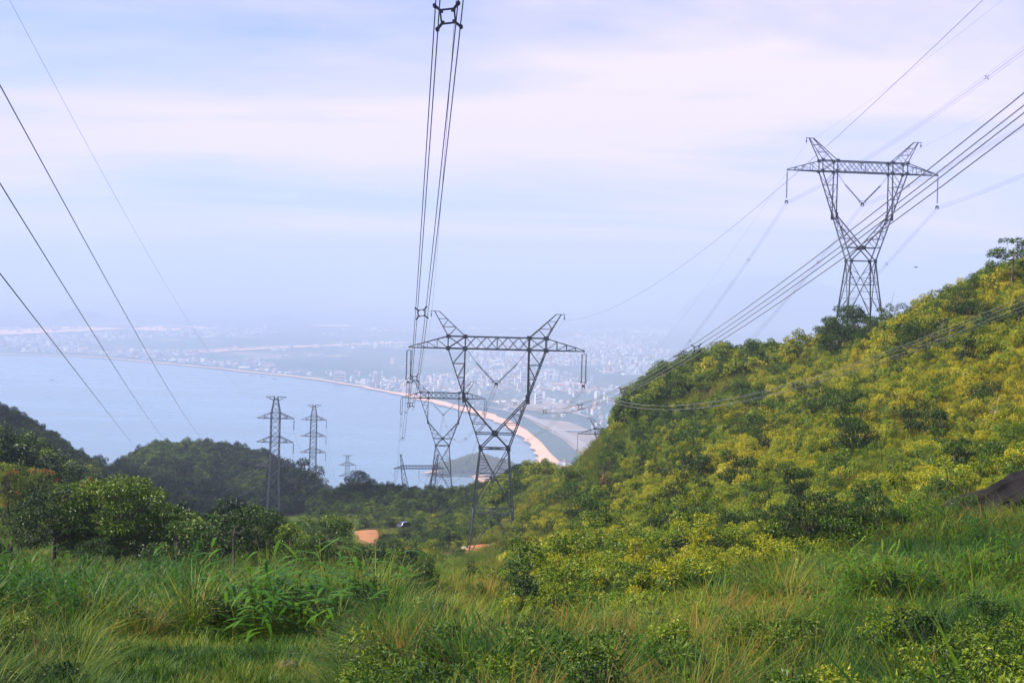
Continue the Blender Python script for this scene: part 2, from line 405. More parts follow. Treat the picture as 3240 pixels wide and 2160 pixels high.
strip('beach', sh[:5*15], bw, SEA+5, M['sand'])
strip('beach', sh[5*24:5*30], [60+14*k for k in range(min(30, len(sh)-120))][:len(sh[5*24:5*30])], SEA+5, M['sand'])
# strips of ground further in
poly('coastal_wood', [(1610,1335),(1700,1372),(1760,1400),(1800,1430),(1820,1455),(1805,1472),(1770,1468),(1740,1440),(1712,1405),(1665,1365)], SEA+7, M['coastwood'])
poly('cleared_ground', [(1660,1325),(1800,1340),(1900,1380),(1925,1430),(1905,1470),(1862,1478),(1830,1440),(1780,1395),(1700,1350)], SEA+6, M['flat'])
poly('cleared_ground', [(1540,1272),(1700,1268),(1860,1290),(1800,1312),(1640,1300)], SEA+6, M['flat'])
poly('cleared_ground', [(1700,1232),(1900,1228),(1960,1238),(1800,1246)], SEA+6, M['flat'])
def road(pts, w_, z, m=None, name='road'):
    P = [Usea(a, b) for a, b in catmull(pts, 5)]; V = []
    for i, p in enumerate(P):
        d = P[min(i+1, len(P)-1)]-P[max(i-1, 0)]; d = d[:2]/np.linalg.norm(d[:2]); nn = np.array([-d[1], d[0]])
        V += [(p[0]-nn[0]*w_/2, p[1]-nn[1]*w_/2, z), (p[0]+nn[0]*w_/2, p[1]+nn[1]*w_/2, z)]
    tag(mesh_obj(name, V, [(2*i, 2*i+2, 2*i+3, 2*i+1) for i in range(len(P)-1)], [m or M['tarmac']]), kind='structure')
road([(1630,1312),(1720,1350),(1790,1390),(1840,1430),(1858,1478)], 16, SEA+9)
road([(1660,1318),(1740,1352),(1810,1392),(1860,1430),(1885,1476)], 16, SEA+9)
road([(1500,1290),(1560,1298),(1630,1312)], 14, SEA+9)
road([(1700,1300),(1800,1310),(1870,1330)], 12, SEA+9)
road([(600,1118),(800,1108),(1000,1098),(1290,1086)], 90, SEA+9, M['sand'], 'runway')
road([(640,1112),(800,1102),(960,1096)], 110, SEA+9, M['flat'], 'runway')
road([(-100,1058),(100,1050),(220,1044),(325,1039)], 500, SEA+9, M['sand'], 'riverbank')
road([(470,1048),(560,1036),(620,1042)], 350, SEA+9, M['sand'], 'riverbank')
road([(990,1033),(1120,1032)], 260, SEA+9, M['sand'], 'riverbank')
# wooded headland + far mountains
def dome(name, pts, hh, m, z0):
    """ridge-like hill along a world polyline: (x, y, halfwidth)"""
    xs = [p[0] for p in pts]; V = []; n = 15
    for i, (x, y, wd, h) in enumerate(pts):
        for k in range(n):
            t = -1+2*k/(n-1); hgt = h*(1-t*t)**.8*(1+.25*(fbm(x/60.0+k, y/60.0)-.5)) if abs(t) < .999 else -8
            V.append((x, y+t*wd, z0+hgt))
    Fc = [(i*n+k, (i+1)*n+k, (i+1)*n+k+1, i*n+k+1) for i in range(len(pts)-1) for k in range(n-1)]
    return tag(mesh_obj(name, V, Fc, [m], smooth=True), kind='structure')
hp = []
for t in np.linspace(0, 1, 26):
    p = Usea(1384+t*250, 1492); e = math.sin(math.pi*min(1, t*1.02))**.5 if t < .99 else .1
    hp.append((p[0], p[1], 18+70*e, 26*e*(.8+.4*vn(t*7, 0))))
HEAD = hp
dome('headland', hp, 0, M['coastwood'], SEA)
mp_ = []
for t in np.linspace(0, 1, 70):
    p = U(2150+t*620, 1000, 15500)
    mp_.append((p[0], 15500, 900, max(8, (430+15500*62*(.55+.7*fbm(t*7, 1.0))/F)*math.sin(math.pi*t)**.5)))
dome('mountains', mp_, 0, M['coastwood'], SEA)
mp_ = []
for t in np.linspace(0, 1, 90):
    p = Usea(-300+t*1300, 1015)
    mp_.append((p[0], p[1], 500, max(6, 130*fbm(t*12, 5)**2*(1.8 if .4 < t < .56 else .8))))
dome('mountains', mp_, 0, M['coastwood'], SEA)

# ---------------------------------------------------------------- city
def house_proto(name, m, roof=None):
    mb = MB(); mb.box((0, 0, .5), (1, 1, 1), 0, 0)
    if roof:
        mb.add([(-.54,-.54,1), (.54,-.54,1), (.54,.54,1), (-.54,.54,1), (-.3,0,1.45), (.3,0,1.45)], [(0,1,5,4), (2,3,4,5), (1,2,5), (3,0,4), (3,2,1,0)], 1)
    else:
        mb.box((.1, .05, 1.06), (.35, .4, .12), 0, 0)
        for a in (-1, 1): mb.box((0, a*.49, 1.02), (1, .03, .05)); 
        for k in range(3): mb.box((0, -.502, .25+.25*k), (.86, .012, .1), 0, 1)
    o = mesh_obj(name, mb.v, mb.f, [m, roof or M['glass']], midx=mb.m)
    C.objects.unlink(o); return o
HP = [house_proto('building', M['b_wh']), house_proto('building', M['b_cr'], M['b_rd']), house_proto('building', M['b_gy']), house_proto('building', M['b_wh'], M['b_rd']), house_proto('building', M['b_bl'])]
def mk_building(k, p, s, rz, label, group=None):
    o = HP[k].copy(); o.name = 'building'; C.objects.link(o); o.location = (p[0], p[1], SEA+2); o.scale = s; o.rotation_euler = (0, 0, rz)
    tag(o, label, 'building', group); return o
mk_building(0, Usea(1656,1212), (26,16,52), .2, 'pale tower block, left of a pair seen inside the nearest pylon\'s right fork')
mk_building(0, Usea(1681,1212), (26,16,54), .2, 'pale tower block, right of a pair seen inside the nearest pylon\'s right fork')
mk_building(0, Usea(1074,1212), (46,18,44), .1, 'white seafront hotel alone on the bay shore above the slim masts')
mk_building(2, Usea(1856,1372), (200,22,8), .1, 'long low pale warehouse roof right of the coast road')
mk_building(0, Usea(1698,1284), (14,12,44), .3, 'slim white high-rise right of the nearest pylon, left of a close pair')
mk_building(0, Usea(1708,1284), (14,12,50), .3, 'slim white high-rise right of the nearest pylon, right of a close pair')
mk_building(3, Usea(1795,1225), (150,60,10), 0, 'wide red-roofed hall in the city beside the nearest pylon\'s right insulator')
def inland(px, y):
    ys = np.interp(px, [c[0] for c in COAST[:15]], [c[1] for c in COAST[:15]])
    return y < ys-9 if px < 1706 else y < 1500
n = 0
SPEC = [(950,1310,1180,1262,45),(1200,1480,1215,1285,30),(1450,1760,1215,1300,40),(1750,1960,1220,1340,50),(1880,1990,1340,1440,50),(1720,1800,1478,1500,22)]
GP = 'scattered far city buildings'
for (a, b, c, d, cnt) in SPEC:
    k = 0; t = 0
    while k < cnt and t < 5000:
        t += 1
        px = random.uniform(a, b); y = random.uniform(c, d)
        if not inland(px, y): continue
        if 1650 < px < 1880 and 1325 < y < 1478: continue
        p = Usea(px, y); s = random.uniform(7, 16)
        tall = random.random()
        mk_building(random.choices([0,1,2,3,4], [5,1,2,2,1])[0], p, (s, s*random.uniform(.6,1.2), random.uniform(5,11) if tall < .85 else random.uniform(16,28)), random.uniform(0,3), 'small pale building among the dense far city blocks behind the beach', GP)
        k += 1; n += 1
def city_mass():
    V = []; Fc = []; mi = []
    cnt = 0
    for t in range(60000):
        px = random.uniform(-150, 2120); y = 1500-(random.random()**.6)*480
        if not inland(px, y) or y < 1040: continue
        if 1650 < px < 1880 and 1325 < y < 1470: continue
        p = Usea(px, y)
        dens = float(fbm(p[0]/700.0+9, p[1]/900.0+4, 3)); near = math.exp(-abs(y-float(np.interp(px, [c[0] for c in COAST[:15]], [c[1] for c in COAST[:15]])))/40)
        if random.random() > (dens-.46)*2.4+near*.14: continue
        sc = 1+(p[1]/9000)
        w_, l_, h_ = random.uniform(6,15)*sc, random.uniform(6,15)*sc, random.choice((5,5,7,9,12,16) if random.random() < .93 else (24,32))
        if random.random() < .04: w_ *= 4; l_ *= 2; h_ = 7
        rz = random.choice((0, .3, .3, 1.2)); b = len(V)
        for sz in (0, 1):
            for sx, sy in ((-.5,-.5), (.5,-.5), (.5,.5), (-.5,.5)):
                V.append((p[0]+sx*w_*math.cos(rz)-sy*l_*math.sin(rz), p[1]+sx*w_*math.sin(rz)+sy*l_*math.cos(rz), SEA+2+sz*h_))
        k = random.choices([0,1,2,3,4], [5,2,3,1,3])[0]
        for f in ((4,5,6,7), (0,1,5,4), (1,2,6,5), (2,3,7,6), (3,0,4,7)): Fc.append(tuple(b+i for i in f)); mi.append(k)
        mi[-5] = k if random.random() < .82 else 3
        cnt += 1
    o = mesh_obj('city_buildings', V, Fc, [M['b_wh'], M['b_cr'], M['b_gy'], M['b_rd'], M['b_bl']], midx=mi)
    tag(o, 'hazy mass of low white and red city buildings spread across the coastal plain', 'city', kind='stuff')
city_mass()

# ---------------------------------------------------------------- pylons (three-phase wineglass type)
def quad_lattice(mb, c0, c1, z0, z1, w, n, cross=True):
    """c0,c1: half extents (x,y) at z0,z1"""
    pass
def wineglass(name, key, rz, label, single=False, footing=False, group='big wineglass-shaped pylons', fat=1.0):
    root = empty(name, TW[key], rz); tag(root, label, 'pylon', group)
    W, B = .175*fat, .085*fat
    st = M['steel']
    hx0, hy0, hx1, hy1, zw = 3.9, 3.6, 2.35, 1.25, 17.3
    def cor(z, sx, sy):
        t = z/zw; return np.array([sx*(hx0+(hx1-hx0)*t), sy*(hy0+(hy1-hy0)*t), z])
    for sx in (-1, 1):
        for sy in (-1, 1):
            mb = MB(); mb.beam(cor(0, sx, sy), cor(zw, sx, sy), W*1.15)
            mb.box(cor(.05, sx, sy)+[0,0,.0], (.5,.5,.12))
            mb.build('leg', st, root)
    mb = MB()
    levels = [0, 6.9, 13.1, 17.3]
    def face(a, b):   # a,b sign tuples giving the two corners of a face
        A = lambda z: cor(z, *a); Bc = lambda z: cor(z, *b)
        mid = lambda z: (A(z)+Bc(z))/2
        mb.beam(A(6.9), Bc(6.9), W*.8); mb.beam(A(zw), Bc(zw), W*.9); mb.beam(A(12.9), Bc(12.9), B*1.2)
        # upper X
        mb.beam(A(zw), Bc(6.9), B*1.4); mb.beam(Bc(zw), A(6.9), B*1.4)
        # lower inverted V
        m0 = mid(6.9); mb.beam(m0, A(.3), B*1.4); mb.beam(m0, Bc(.3), B*1.4)
        # redundants
        for P0, Q0 in ((A, Bc), (Bc, A)):
            D0 = lambda t: m0*(1-t)+P0(.3)*t
            for t in (.33, .66):
                z = 6.9*(1-t)+.3*t; mb.beam(P0(z), D0(t), B*.8)
                mb.beam(P0(z+1.9 if t > .5 else 6.7), D0(t), B*.8)
            # upper panels: between leg and the diagonals
            for z in (8.6, 10.3, 15.2, 14.2, 11.6):
                if z < 12.9: t = (z-6.9)/(zw-6.9); q = P0(6.9)*(1-t)+Q0(zw)*t
                else: t = (zw-z)/(zw-6.9); q = P0(zw)*(1-t)+Q0(6.9)*t
                mb.beam(P0(z), q, B*.75)
            t = (10.3-6.9)/(zw-6.9); mb.beam(P0(8.0), P0(6.9)*(1-t)+Q0(zw)*t, B*.75)
            t = (zw-14.6)/(zw-6.9); mb.beam(P0(16.2), P0(zw)*(1-t)+Q0(6.9)*t, B*.75)
            t = (zw-14.2)/(zw-6.9); mb.beam(P0(13.0), P0(zw)*(1-t)+Q0(6.9)*t, B*.75)
    face((-1,-1), (1,-1)); face((-1,1), (1,1)); face((-1,-1), (-1,1)); face((1,-1), (1,1))
    for z in (6.9, 17.3):
        mb.beam(cor(z,-1,-1), cor(z,1,1), B); mb.beam(cor(z,-1,1), cor(z,1,-1), B)
    mb.build('body_bracing', st, root)
    # waist, forks
    zc, zk, zb, zt = 19.75, 25.7, 33.7, 35.7
    xo = lambda z: 2.35+(8.15-2.35)*(z-zw)/(zb-zw)
    yd = lambda z: 1.25-.25*(z-zw)/(zb-zw)
    mb = MB()
    for sy in (-1, 1):
        mb.beam((-xo(zc), sy*yd(zc), zc), (xo(zc), sy*yd(zc), zc), W*.9)
        for sx in (-1, 1): mb.beam((sx*2.35, sy*1.25, zw), (0, sy*yd(zc), zc), W)
        mb.box((0, sy*yd(zc), zc), (.9, .06, .8))
        for sx in (-1, 1): mb.box((sx*2.3, sy*(1.25+.1), zw), (.6, .05, .7))
    mb.beam((0,-1.2,zc), (0,1.2,zc), B)
    mb.build('waist', st, root)
    for sx in (-1, 1):
        mb = MB()
        xk = xo(zk)-.12
        for sy in (-1, 1):
            mb.beam((sx*2.35, sy*1.25, zw), (sx*8.15, sy*1.0, zb), W)
            mb.beam((0, sy*yd(zc), zc), (sx*(xk-.1), sy*yd(zk), zk-.3), W)
            mb.beam((sx*(5.35), sy*yd(zk), zk-.3), (sx*5.3, sy*1.0, zb), W)
            mb.box((sx*5.3, sy*(yd(zk)+.08), zk-.2), (.5, .05, 1.3))
            # lacing upper
            zs = [33.7, 31.2, 28.9, 27.2]; prev = (sx*5.3, sy*1.0, zb)
            flip = 0
            mb.beam((sx*5.3, sy, zb), (sx*xo(31.2), sy*yd(31.2), 31.2), B)
            for i, z in enumerate(zs[1:]):
                mb.beam((sx*5.3, sy*yd(z), z), (sx*xo(z), sy*yd(z), z), B)
                nz = (28.9, 27.2, 26.2)[i]
                mb.beam((sx*5.3, sy*yd(z), z), (sx*xo(nz), sy*yd(nz), nz), B)
            # lacing lower (between outer chord and inner diagonal)
            inner = lambda z: sx*(xk-.1)*(z-zc)/(zk-.3-zc)
            for i, z in enumerate((21.4, 22.9, 24.3)):
                mb.beam((inner(z), sy*yd(z), z), (sx*xo(z), sy*yd(z), z), B)
                nz = (zc, 21.4, 22.9)[i]
                mb.beam((sx*xo(nz) if i else sx*xo(zc), sy*yd(nz), nz), (inner(z), sy*yd(z), z), B)
        for z in (21.4, 22.9, 24.3, 25.7, 27.2, 28.9, 31.2):
            mb.beam((sx*xo(z), -yd(z), z), (sx*xo(z), yd(z), z), B*.8)
            mb.beam((sx*xo(z), -yd(z), z), (sx*xo(min(33.7, z+1.9)), yd(z), min(33.7, z+1.9)), B*.8)
        mb.build('fork_arm', st, root)
    # cross beam
    mb = MB()
    for sy in (-1, 1):
        for (xa, za, xb, zb_) in ((-8.15,zt,8.15,zt), (-8.15,zb,8.15,zb)):
            mb.beam((xa, sy, za), (xb, sy, zb_), W)
        xs = np.linspace(-5.3, 5.3, 7)
        for i in range(6):
            a, b = xs[i], xs[i+1]
            mb.beam((a, sy, zt), (b, sy, zb), B); mb.beam((a, sy, zb), (b, sy, zt), B)
        for sx in (-1, 1):
            mb.beam((sx*5.3, sy, zt), (sx*8.15, sy, zb), B*1.3); mb.beam((sx*5.3, sy, zb), (sx*8.15, sy, zt), B*1.3)
            mb.beam((sx*5.3, sy, zb), (sx*5.3, sy, zt), W*.9); mb.beam((sx*8.15, sy, zb), (sx*8.15, sy, zt), W*.9)
            for xx in (5.3, 8.15):
                for zz in (zb, zt): mb.box((sx*xx, sy*1.12, zz), (.62, .05, .6))
        mb.beam((0, sy, zb), (0, sy, zt), B)
    for xx in np.linspace(-8.15, 8.15, 10):
        mb.beam((xx,-1,zb), (xx,1,zb), B*.8); mb.beam((xx,-1,zt), (xx,1,zt), B*.8)
    mb.build('crossbeam', st, root)
    for sx in (-1, 1):
        mb = MB(); tip = np.array([sx*14.6, 0, zb])
        for sy in (-1, 1):
            mb.beam((sx*8.15, sy, zt), tip+[0,0,.12], W*.8); mb.beam((sx*8.15, sy, zb), tip, W*.9)
            lo = lambda t: np.array([sx*(8.15+6.45*t), sy*(1-t), zb]); up = lambda t: np.array([sx*(8.15+6.45*t), sy*(1-t), zt+(zb+.12-zt)*t])
            for i, t in enumerate((.28, .53, .77)):
                mb.beam(lo(t), up(t), B); mb.beam(up(t), lo((0, .28, .53)[i]), B*.8)
        mb.build('crossarm', st, root)
        # earth-wire peak
        mb = MB(); apex = np.array([sx*10.5, 0, 39.75])
        for sy in (-1, 1):
            a0 = np.array([sx*8.15, sy, zt]); a1 = apex+[sx*.0, sy*.15, 0]
            b0 = np.array([sx*5.3, sy, zt]); b1 = apex+[-sx*.75, sy*.15, 0.02]
            mb.beam(a0, a1, W*.75); mb.beam(b0, b1, W*.75)
            for i, t in enumerate((.38, .7)):
                mb.beam(a0+(a1-a0)*t, b0+(b1-b0)*t, B*.8)
                q = (0, .38)[i]; mb.beam(a0+(a1-a0)*q, b0+(b1-b0)*(t-.03), B*.8)
        mb.beam(apex+[-sx*.8,0,0], apex+[sx*.7,0,0.02], B*1.2)
        mb.beam(apex+[sx*.55,0,0], apex+[sx*.55,0,-.9], .07)
        mb.box(apex+[sx*.55,0,-.6], (.2,.2,.35))
        mb.build('earth_wire_peak', st, root)
    # insulator strings
    def string(mb, p, q, n=26, r=.16):
        p = np.array(p, float); q = np.array(q, float)
        mb.tube([p, q], .045, 6)
        for i in range(n):
            t = (i+.5)/n; c = p+(q-p)*t; d = (q-p)/np.linalg.norm(q-p)
            mb.tube([c-d*.035, c+d*.0, c+d*.05], [r, r, r*.35], 8)
    att = {}
    for sx in (-1, 1):
        mb = MB(); x = sx*14.55
        mb.beam((x,0,zb), (x,0,zb-.45), .07)
        if single:
            string(mb, (x,0,zb-.45), (x,0,zb-5.2))
        else:
            mb.beam((x-.34,0,zb-.5), (x+.34,0,zb-.5), .07)
            for s2 in (-1, 1): string(mb, (x+s2*.34,0,zb-.5), (x+s2*.34,0,zb-5.2))
            mb.beam((x-.5,0,zb-5.15), (x+.5,0,zb-5.15), .09); mb.beam((x-.5,0,zb-5.0), (x-.5,0,zb-5.4), .07); mb.beam((x+.5,0,zb-5.0), (x+.5,0,zb-5.4), .07)
            mb.beam((x-.34,0,zb-5.2), (x,0,zb-5.75), .08); mb.beam((x+.34,0,zb-5.2), (x,0,zb-5.75), .08)
        mb.box((x,0,zb-5.75), (.5,.1,.3))
        for a in (-.22, .22): mb.box((x+a,0,zb-6.0), (.1,.35,.45))
        mb.build('insulator_string', M['insul'], root)
        att[sx] = (x, 0, zb-6.1)
    mb = MB()
    for sx in (-1, 1):
        mb.beam((sx*5.1,0,zb), (sx*3.4,0,zb-2.3), .06); string(mb, (sx*3.4,0,zb-2.3), (sx*.35,0,zb-5.45), n=26, r=.17)
    mb.tube([(math.cos(t)*.75,0,zb-5.45+math.sin(t)*.22) for t in np.linspace(0, 2*math.pi, 13)], .035, 5)
    mb.box((0,0,zb-5.7), (.55,.1,.4))
    for a in (-.22, .22): mb.box((a,0,zb-6.0), (.1,.35,.45))
    mb.build('insulator_v_string', M['insul'], root); att[0] = (0, 0, zb-6.1)
    att['el'] = (-11.05, 0, 38.8); att['er'] = (11.05, 0, 38.8)
    if footing:
        for sx in (-1, 1):
            for sy in (-1, 1):
                mb = MB(); c = cor(0, sx, sy); h = 2.6 if sx < 0 else 1.0
                mb.box((c[0], c[1], -h/2-.02), (1.9, 1.9, h)); o = mb.build('footing', M['concrete'], root)
    mtx = Matrix.Translation(Vector(TW[key].tolist())) @ Matrix.Rotation(rz, 4, 'Z')
    return root, {k: np.array(mtx @ Vector(v)) for k, v in att.items()}
R_ = math.radians
A1 = wineglass('pylon', 'T1', R_(4), 'nearest wineglass-shaped steel pylon standing on concrete blocks in the centre of the valley', footing=True)[1]
A2 = wineglass('pylon', 'T2', R_(5), 'second big pylon on the bare hilltop, behind the left arm of the nearest pylon', fat=1.0)[1]
def strain_tower(key, rz, label):
    root = empty('pylon', TW[key], rz); tag(root, label, 'pylon', 'big wineglass-shaped pylons'); st = M['steel']; W, B, zb = .24, .13, 33.7
    mb = MB(); xs = np.linspace(-14.3, 14.3, 17)
    for sy in (-1, 1):
        hw = lambda x: 1.0 if abs(x) < 9 else 1.0-(abs(x)-9)/5.3*.9
        for a, b in zip(xs[:-1], xs[1:]):
            P = lambda x, z: (x, sy*hw(x), z)
            zt = lambda x: zb+(1.7 if abs(x) < 9 else 1.7-(abs(x)-9)/5.3*1.6)
            mb.beam(P(a, zb), P(b, zb), W); mb.beam(P(a, zt(a)), P(b, zt(b)), W); mb.beam(P(a, zb), P(b, zt(b)), B); mb.beam(P(a, zt(a)), P(a, zb), B)
    mb.build('crossbeam', st, root)
    for sx in (-1, 1):
        mb = MB(); q = lambda t, a, b: np.array([sx*(10.6-5.2*t)+a*(.25+2.3*t), b*(.25+2.3*t), zb+8.2-30*t])
        for a in (-1, 1):
            for b in (-1, 1): mb.beam(q(0, a, b), q(1, a, b), W)
        ts = [0, .08, .16, .24, .33, .43, .54, .66, .8, 1]
        for u, v in zip(ts[:-1], ts[1:]):
            for (c, d) in (((-1,-1),(1,-1)), ((-1,1),(1,1)), ((-1,-1),(-1,1)), ((1,-1),(1,1))):
                mb.beam(q(u,*c), q(v,*d), B); mb.beam(q(u,*d), q(v,*c), B)
        mb.build('mast', st, root)
    for sx in (-1, 1):
        for sy in (-1, 1):
            mb = MB(); mb.beam((sx*5.4+sy*2.5, 2.5, zb-21.8), (sx*5.4+sy*2.5, 2.5, 2), W); mb.beam((sx*5.4+sy*2.5, -2.5, zb-21.8), (sx*5.4+sy*2.5, -2.5, 2), W); mb.build('leg', st, root)
    att = {}
    for s_, x in ((-1, -13.5), (0, 0), (1, 13.5)):
        mb = MB(); mb.tube([(x,0,zb), (x,0,zb-3.6)], .1, 6)
        for k in range(16): mb.tube([(x,0,zb-.4-k*.19), (x,0,zb-.46-k*.19)], [.17,.17], 6)
        mb.build('insulator_string', M['insul'], root); att[s_] = (x, 0, zb-3.7)
        mb = MB(); mb.tube([(x-3.2+6.4*t, -.8, zb-.2-4.2*(1-(2*t-1)**2)) for t in np.linspace(0, 1, 12)], .03, 5); mb.build('jumper_cable', M['wire'], root)
    att['el'] = (-10.6, 0, zb+8.2); att['er'] = (10.6, 0, zb+8.2)
    mtx = Matrix.Translation(Vector(TW[key].tolist())) @ Matrix.Rotation(rz, 4, 'Z')
    return {k: np.array(mtx @ Vector(v)) for k, v in att.items()}
A3 = strain_tower('T3', R_(10), 'farthest big pylon with two pointed masts, low behind the wooded middle hill')
AR = wineglass('pylon', 'TR', R_(6), 'big wineglass pylon against the sky on top of the bright right hillside', single=True)[1]
A4 = wineglass('pylon', 'T4', R_(5), 'pylon mostly hidden by the right hill, one arm and horn showing over the city', single=True)[1]

def mast(key, label, rz=0.0, fat=1.0):
    root = empty('lattice_mast', TW[key], rz); tag(root, label, 'pylon', 'slim three-armed lattice masts by the bay')
    st = M['steel_left']; W, B = .2*fat, .09*fat
    prof = [(0, 2.05), (17, 1.42), (35.5, 1.3), (38.9, .75), (39.9, .55), (40.5, .55)]
    hw = lambda z: float(np.interp(z, [p[0] for p in prof], [p[1] for p in prof]))
    for sx in (-1, 1):
        for sy in (-1, 1):
            mb = MB(); zz = [0, 17, 35.5, 39.9, 40.5]
            for a, b in zip(zz[:-1], zz[1:]): mb.beam((sx*hw(a), sy*hw(a), a), (sx*hw(b), sy*hw(b), b), W)
            mb.build('leg', st, root)
    mb = MB(); lv = [0, 4.4, 8.6, 12.4, 15.4, 17.2, 19, 20.8, 22.7, 24.5, 26.3, 28.1, 30, 31.9, 33.7, 35.5, 37.3, 38.9, 39.9]
    for a, b in zip(lv[:-1], lv[1:]):
        for (s, t) in (((-1,-1),(1,-1)), ((-1,1),(1,1)), ((-1,-1),(-1,1)), ((1,-1),(1,1))):
            p = lambda q, z: (q[0]*hw(z), q[1]*hw(z), z)
            mb.beam(p(s,a), p(t,b), B); mb.beam(p(t,a), p(s,b), B)
            if b in (19, 20.8, 26.3, 28.1, 33.7, 35.5, 17.2, 39.9): mb.beam(p(s,b), p(t,b), B*1.3)
    mb.build('bracing', st, root)
    att = {}
    for i, z in enumerate((33.7, 26.3, 19.0)):
        for sx in (-1, 1):
            mb = MB(); tip = np.array([sx*5.75, 0, z]); hb = hw(z); hu = hw(z+1.8)
            for sy in (-1, 1):
                lo = lambda t: np.array([sx*hb, sy*hb, z])*(1-t)+tip*t
                up = lambda t: np.array([sx*hu, sy*hu, z+1.8])*(1-t)+tip*t
                mb.beam(lo(0), tip, B*1.5); mb.beam(up(0), tip, B*1.5)
                mb.beam(lo(.5), up(.5), B); mb.beam(lo(.5), up(0), B*.8); mb.beam(lo(.25), up(.5), B*.8)
            mb.build('crossarm', st, root)
        mb = MB(); x = 5.7; mb.beam((x,0,z), (x,0,z-.4), .05)
        mb.tube([(x,0,z-.4), (x,0,z-3.6)], .09, 6)
        for k in range(18): mb.tube([(x,0,z-.5-k*.17), (x,0,z-.56-k*.17)], [.15,.15], 6)
        mb.build('insulator_string', M['insul'], root); att[i] = (x, 0, z-3.8)
    mb = MB()
    for sx in (-1, 1):
        tip = (sx*3.15, 0, 40.4)
        for sy in (-1, 1): mb.beam((sx*.55, sy*.55, 40.5), tip, B*1.3); mb.beam((sx*.6, sy*.6, 39.2), tip, B*1.3)
        mb.beam((sx*1.8,0,40.45), (sx*1.7,0,39.85), B)
    mb.build('top_arm', st, root); att['el'] = (-3.15,0,40.3); att['er'] = (3.15,0,40.3)
    mtx = Matrix.Translation(Vector(TW[key].tolist())) @ Matrix.Rotation(rz, 4, 'Z')
    return {k: np.array(mtx @ Vector(v)) for k, v in att.items()}
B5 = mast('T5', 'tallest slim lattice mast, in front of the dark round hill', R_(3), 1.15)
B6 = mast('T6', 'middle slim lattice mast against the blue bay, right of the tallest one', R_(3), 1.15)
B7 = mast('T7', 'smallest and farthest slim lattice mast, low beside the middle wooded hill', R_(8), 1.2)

# ---------------------------------------------------------------- conductors
def qfit(pts):
    Y = np.array([p[0] for p in pts], float); Z = np.array([p[1] for p in pts], float)
    return np.polyfit(Y, Z, 2)
def bundle(pts, label, ys, sp_at=(), r=.016, off=.225, phi=0.0, cat='power line'):
    """pts: 3 world points; x linear from first to last, z parabola through the three"""
    k = qfit([(p[1], p[2]) for p in pts]); a, b = pts[0], pts[-1]
    sx = (b[0]-a[0])/(b[1]-a[1]); X = lambda y: a[0]+(y-a[1])*sx; Z = lambda y: np.polyval(k, y)
    root = empty('conductor_bundle', (X(b[1]), b[1], Z(b[1]))); tag(root, label, cat, 'four-wire conductor bundles')
    base = np.array([X(b[1]), b[1], Z(b[1])])
    cp, sp_ = math.cos(phi), math.sin(phi)
    for (ox, oz) in ((-off, off), (off, off), (-off, -off), (off, -off)):
        ox, oz = ox*cp-oz*sp_, ox*sp_+oz*cp
        mb = MB(); P = []
        for y in np.linspace(ys[0], ys[1], 46):
            P.append(np.array([X(y)+ox, y, Z(y)+oz])-base)
        mb.tube(P, r, 5); mb.build('wire', M['wire'], root, smooth=True)
    for y in sp_at:
        mb = MB(); c = np.array([X(y), y, Z(y)])-base; q = off*.62
        for s in range(4):
            cs = [(-1,1), (1,1), (1,-1), (-1,-1)]
            u, v = cs[s], cs[(s+1) % 4]
            def P3(e, f): return c+np.array([e*cp-f*sp_, 0, e*sp_+f*cp])
            mb.beam(P3(u[0]*q, u[1]*q), P3(v[0]*q, v[1]*q), .034)
            mb.beam(P3(u[0]*q, u[1]*q), P3(u[0]*off*1.08, u[1]*off*1.08), .05)
            mb.tube([P3(u[0]*off*1.05, u[1]*off*1.05)-[0,.06,0], P3(u[0]*off*1.05, u[1]*off*1.05)+[0,.06,0]], .042, 8)
            w_ = P3(u[0]*q*.82, u[1]*q*.82); mb.box(w_, (.07,.04,.07), 0)
        mb.build('spacer', M['darkmetal'], root)
    return lambda y: np.array([X(y), y, Z(y)])
def span(a, b, sag, label, nsp=3, r=.02, off=.225):
    m = (a+b)/2; m = m.copy(); m[2] -= sag
    ys = (a[1], b[1]); L = b[1]-a[1]
    return bundle([a, m, b], label, ys, [a[1]+L*(i+.5)/nsp for i in range(nsp)], r, off)
def single(pts, ys, label, r=.012, name='wire', sag=None):
    if len(pts) == 2:
        m = (pts[0]+pts[1])/2; m = m.copy(); m[2] -= sag or 0; pts = [pts[0], m, pts[1]]
    k = qfit([(p[1], p[2]) for p in pts]); a, b = pts[0], pts[-1]; sx = (b[0]-a[0])/(b[1]-a[1])
    mb = MB(); P = [np.array([a[0]+(y-a[1])*sx, y, np.polyval(k, y)]) for y in np.linspace(ys[0], ys[1], 60)]
    base = P[-1]; mb.tube([p-base for p in P], r, 5)
    o = mb.build(name, M['wire'], smooth=True); o.location = tuple(base); tag(o, label, 'power line', 'thin single overhead wires'); return o
bundle([U(1417,52,24), U(1300,1279,105), A1[-1]], 'dark four-wire bundle dropping steeply from the frame top to the nearest pylon', (-25, 200), (24, 52, 76, 106, 150), r=.014, phi=.14)
bundle([U(3240,345,30), U(2207,1104,63), A1[0]], 'thick four-wire bundle crossing from upper right to the nearest pylon\'s V-shaped insulators', (-25, 200), (63, 84, 104, 130, 165), r=.018, phi=.14)
bundle([U(3090,1020,63), U(2543,1213,90), A1[1]], 'pale four-wire bundle sweeping low over the hillside to the nearest pylon\'s right arm', (-25, 200), (62, 92, 124, 160), r=.013)
nm = {-1: 'left', 0: 'middle', 1: 'right'}
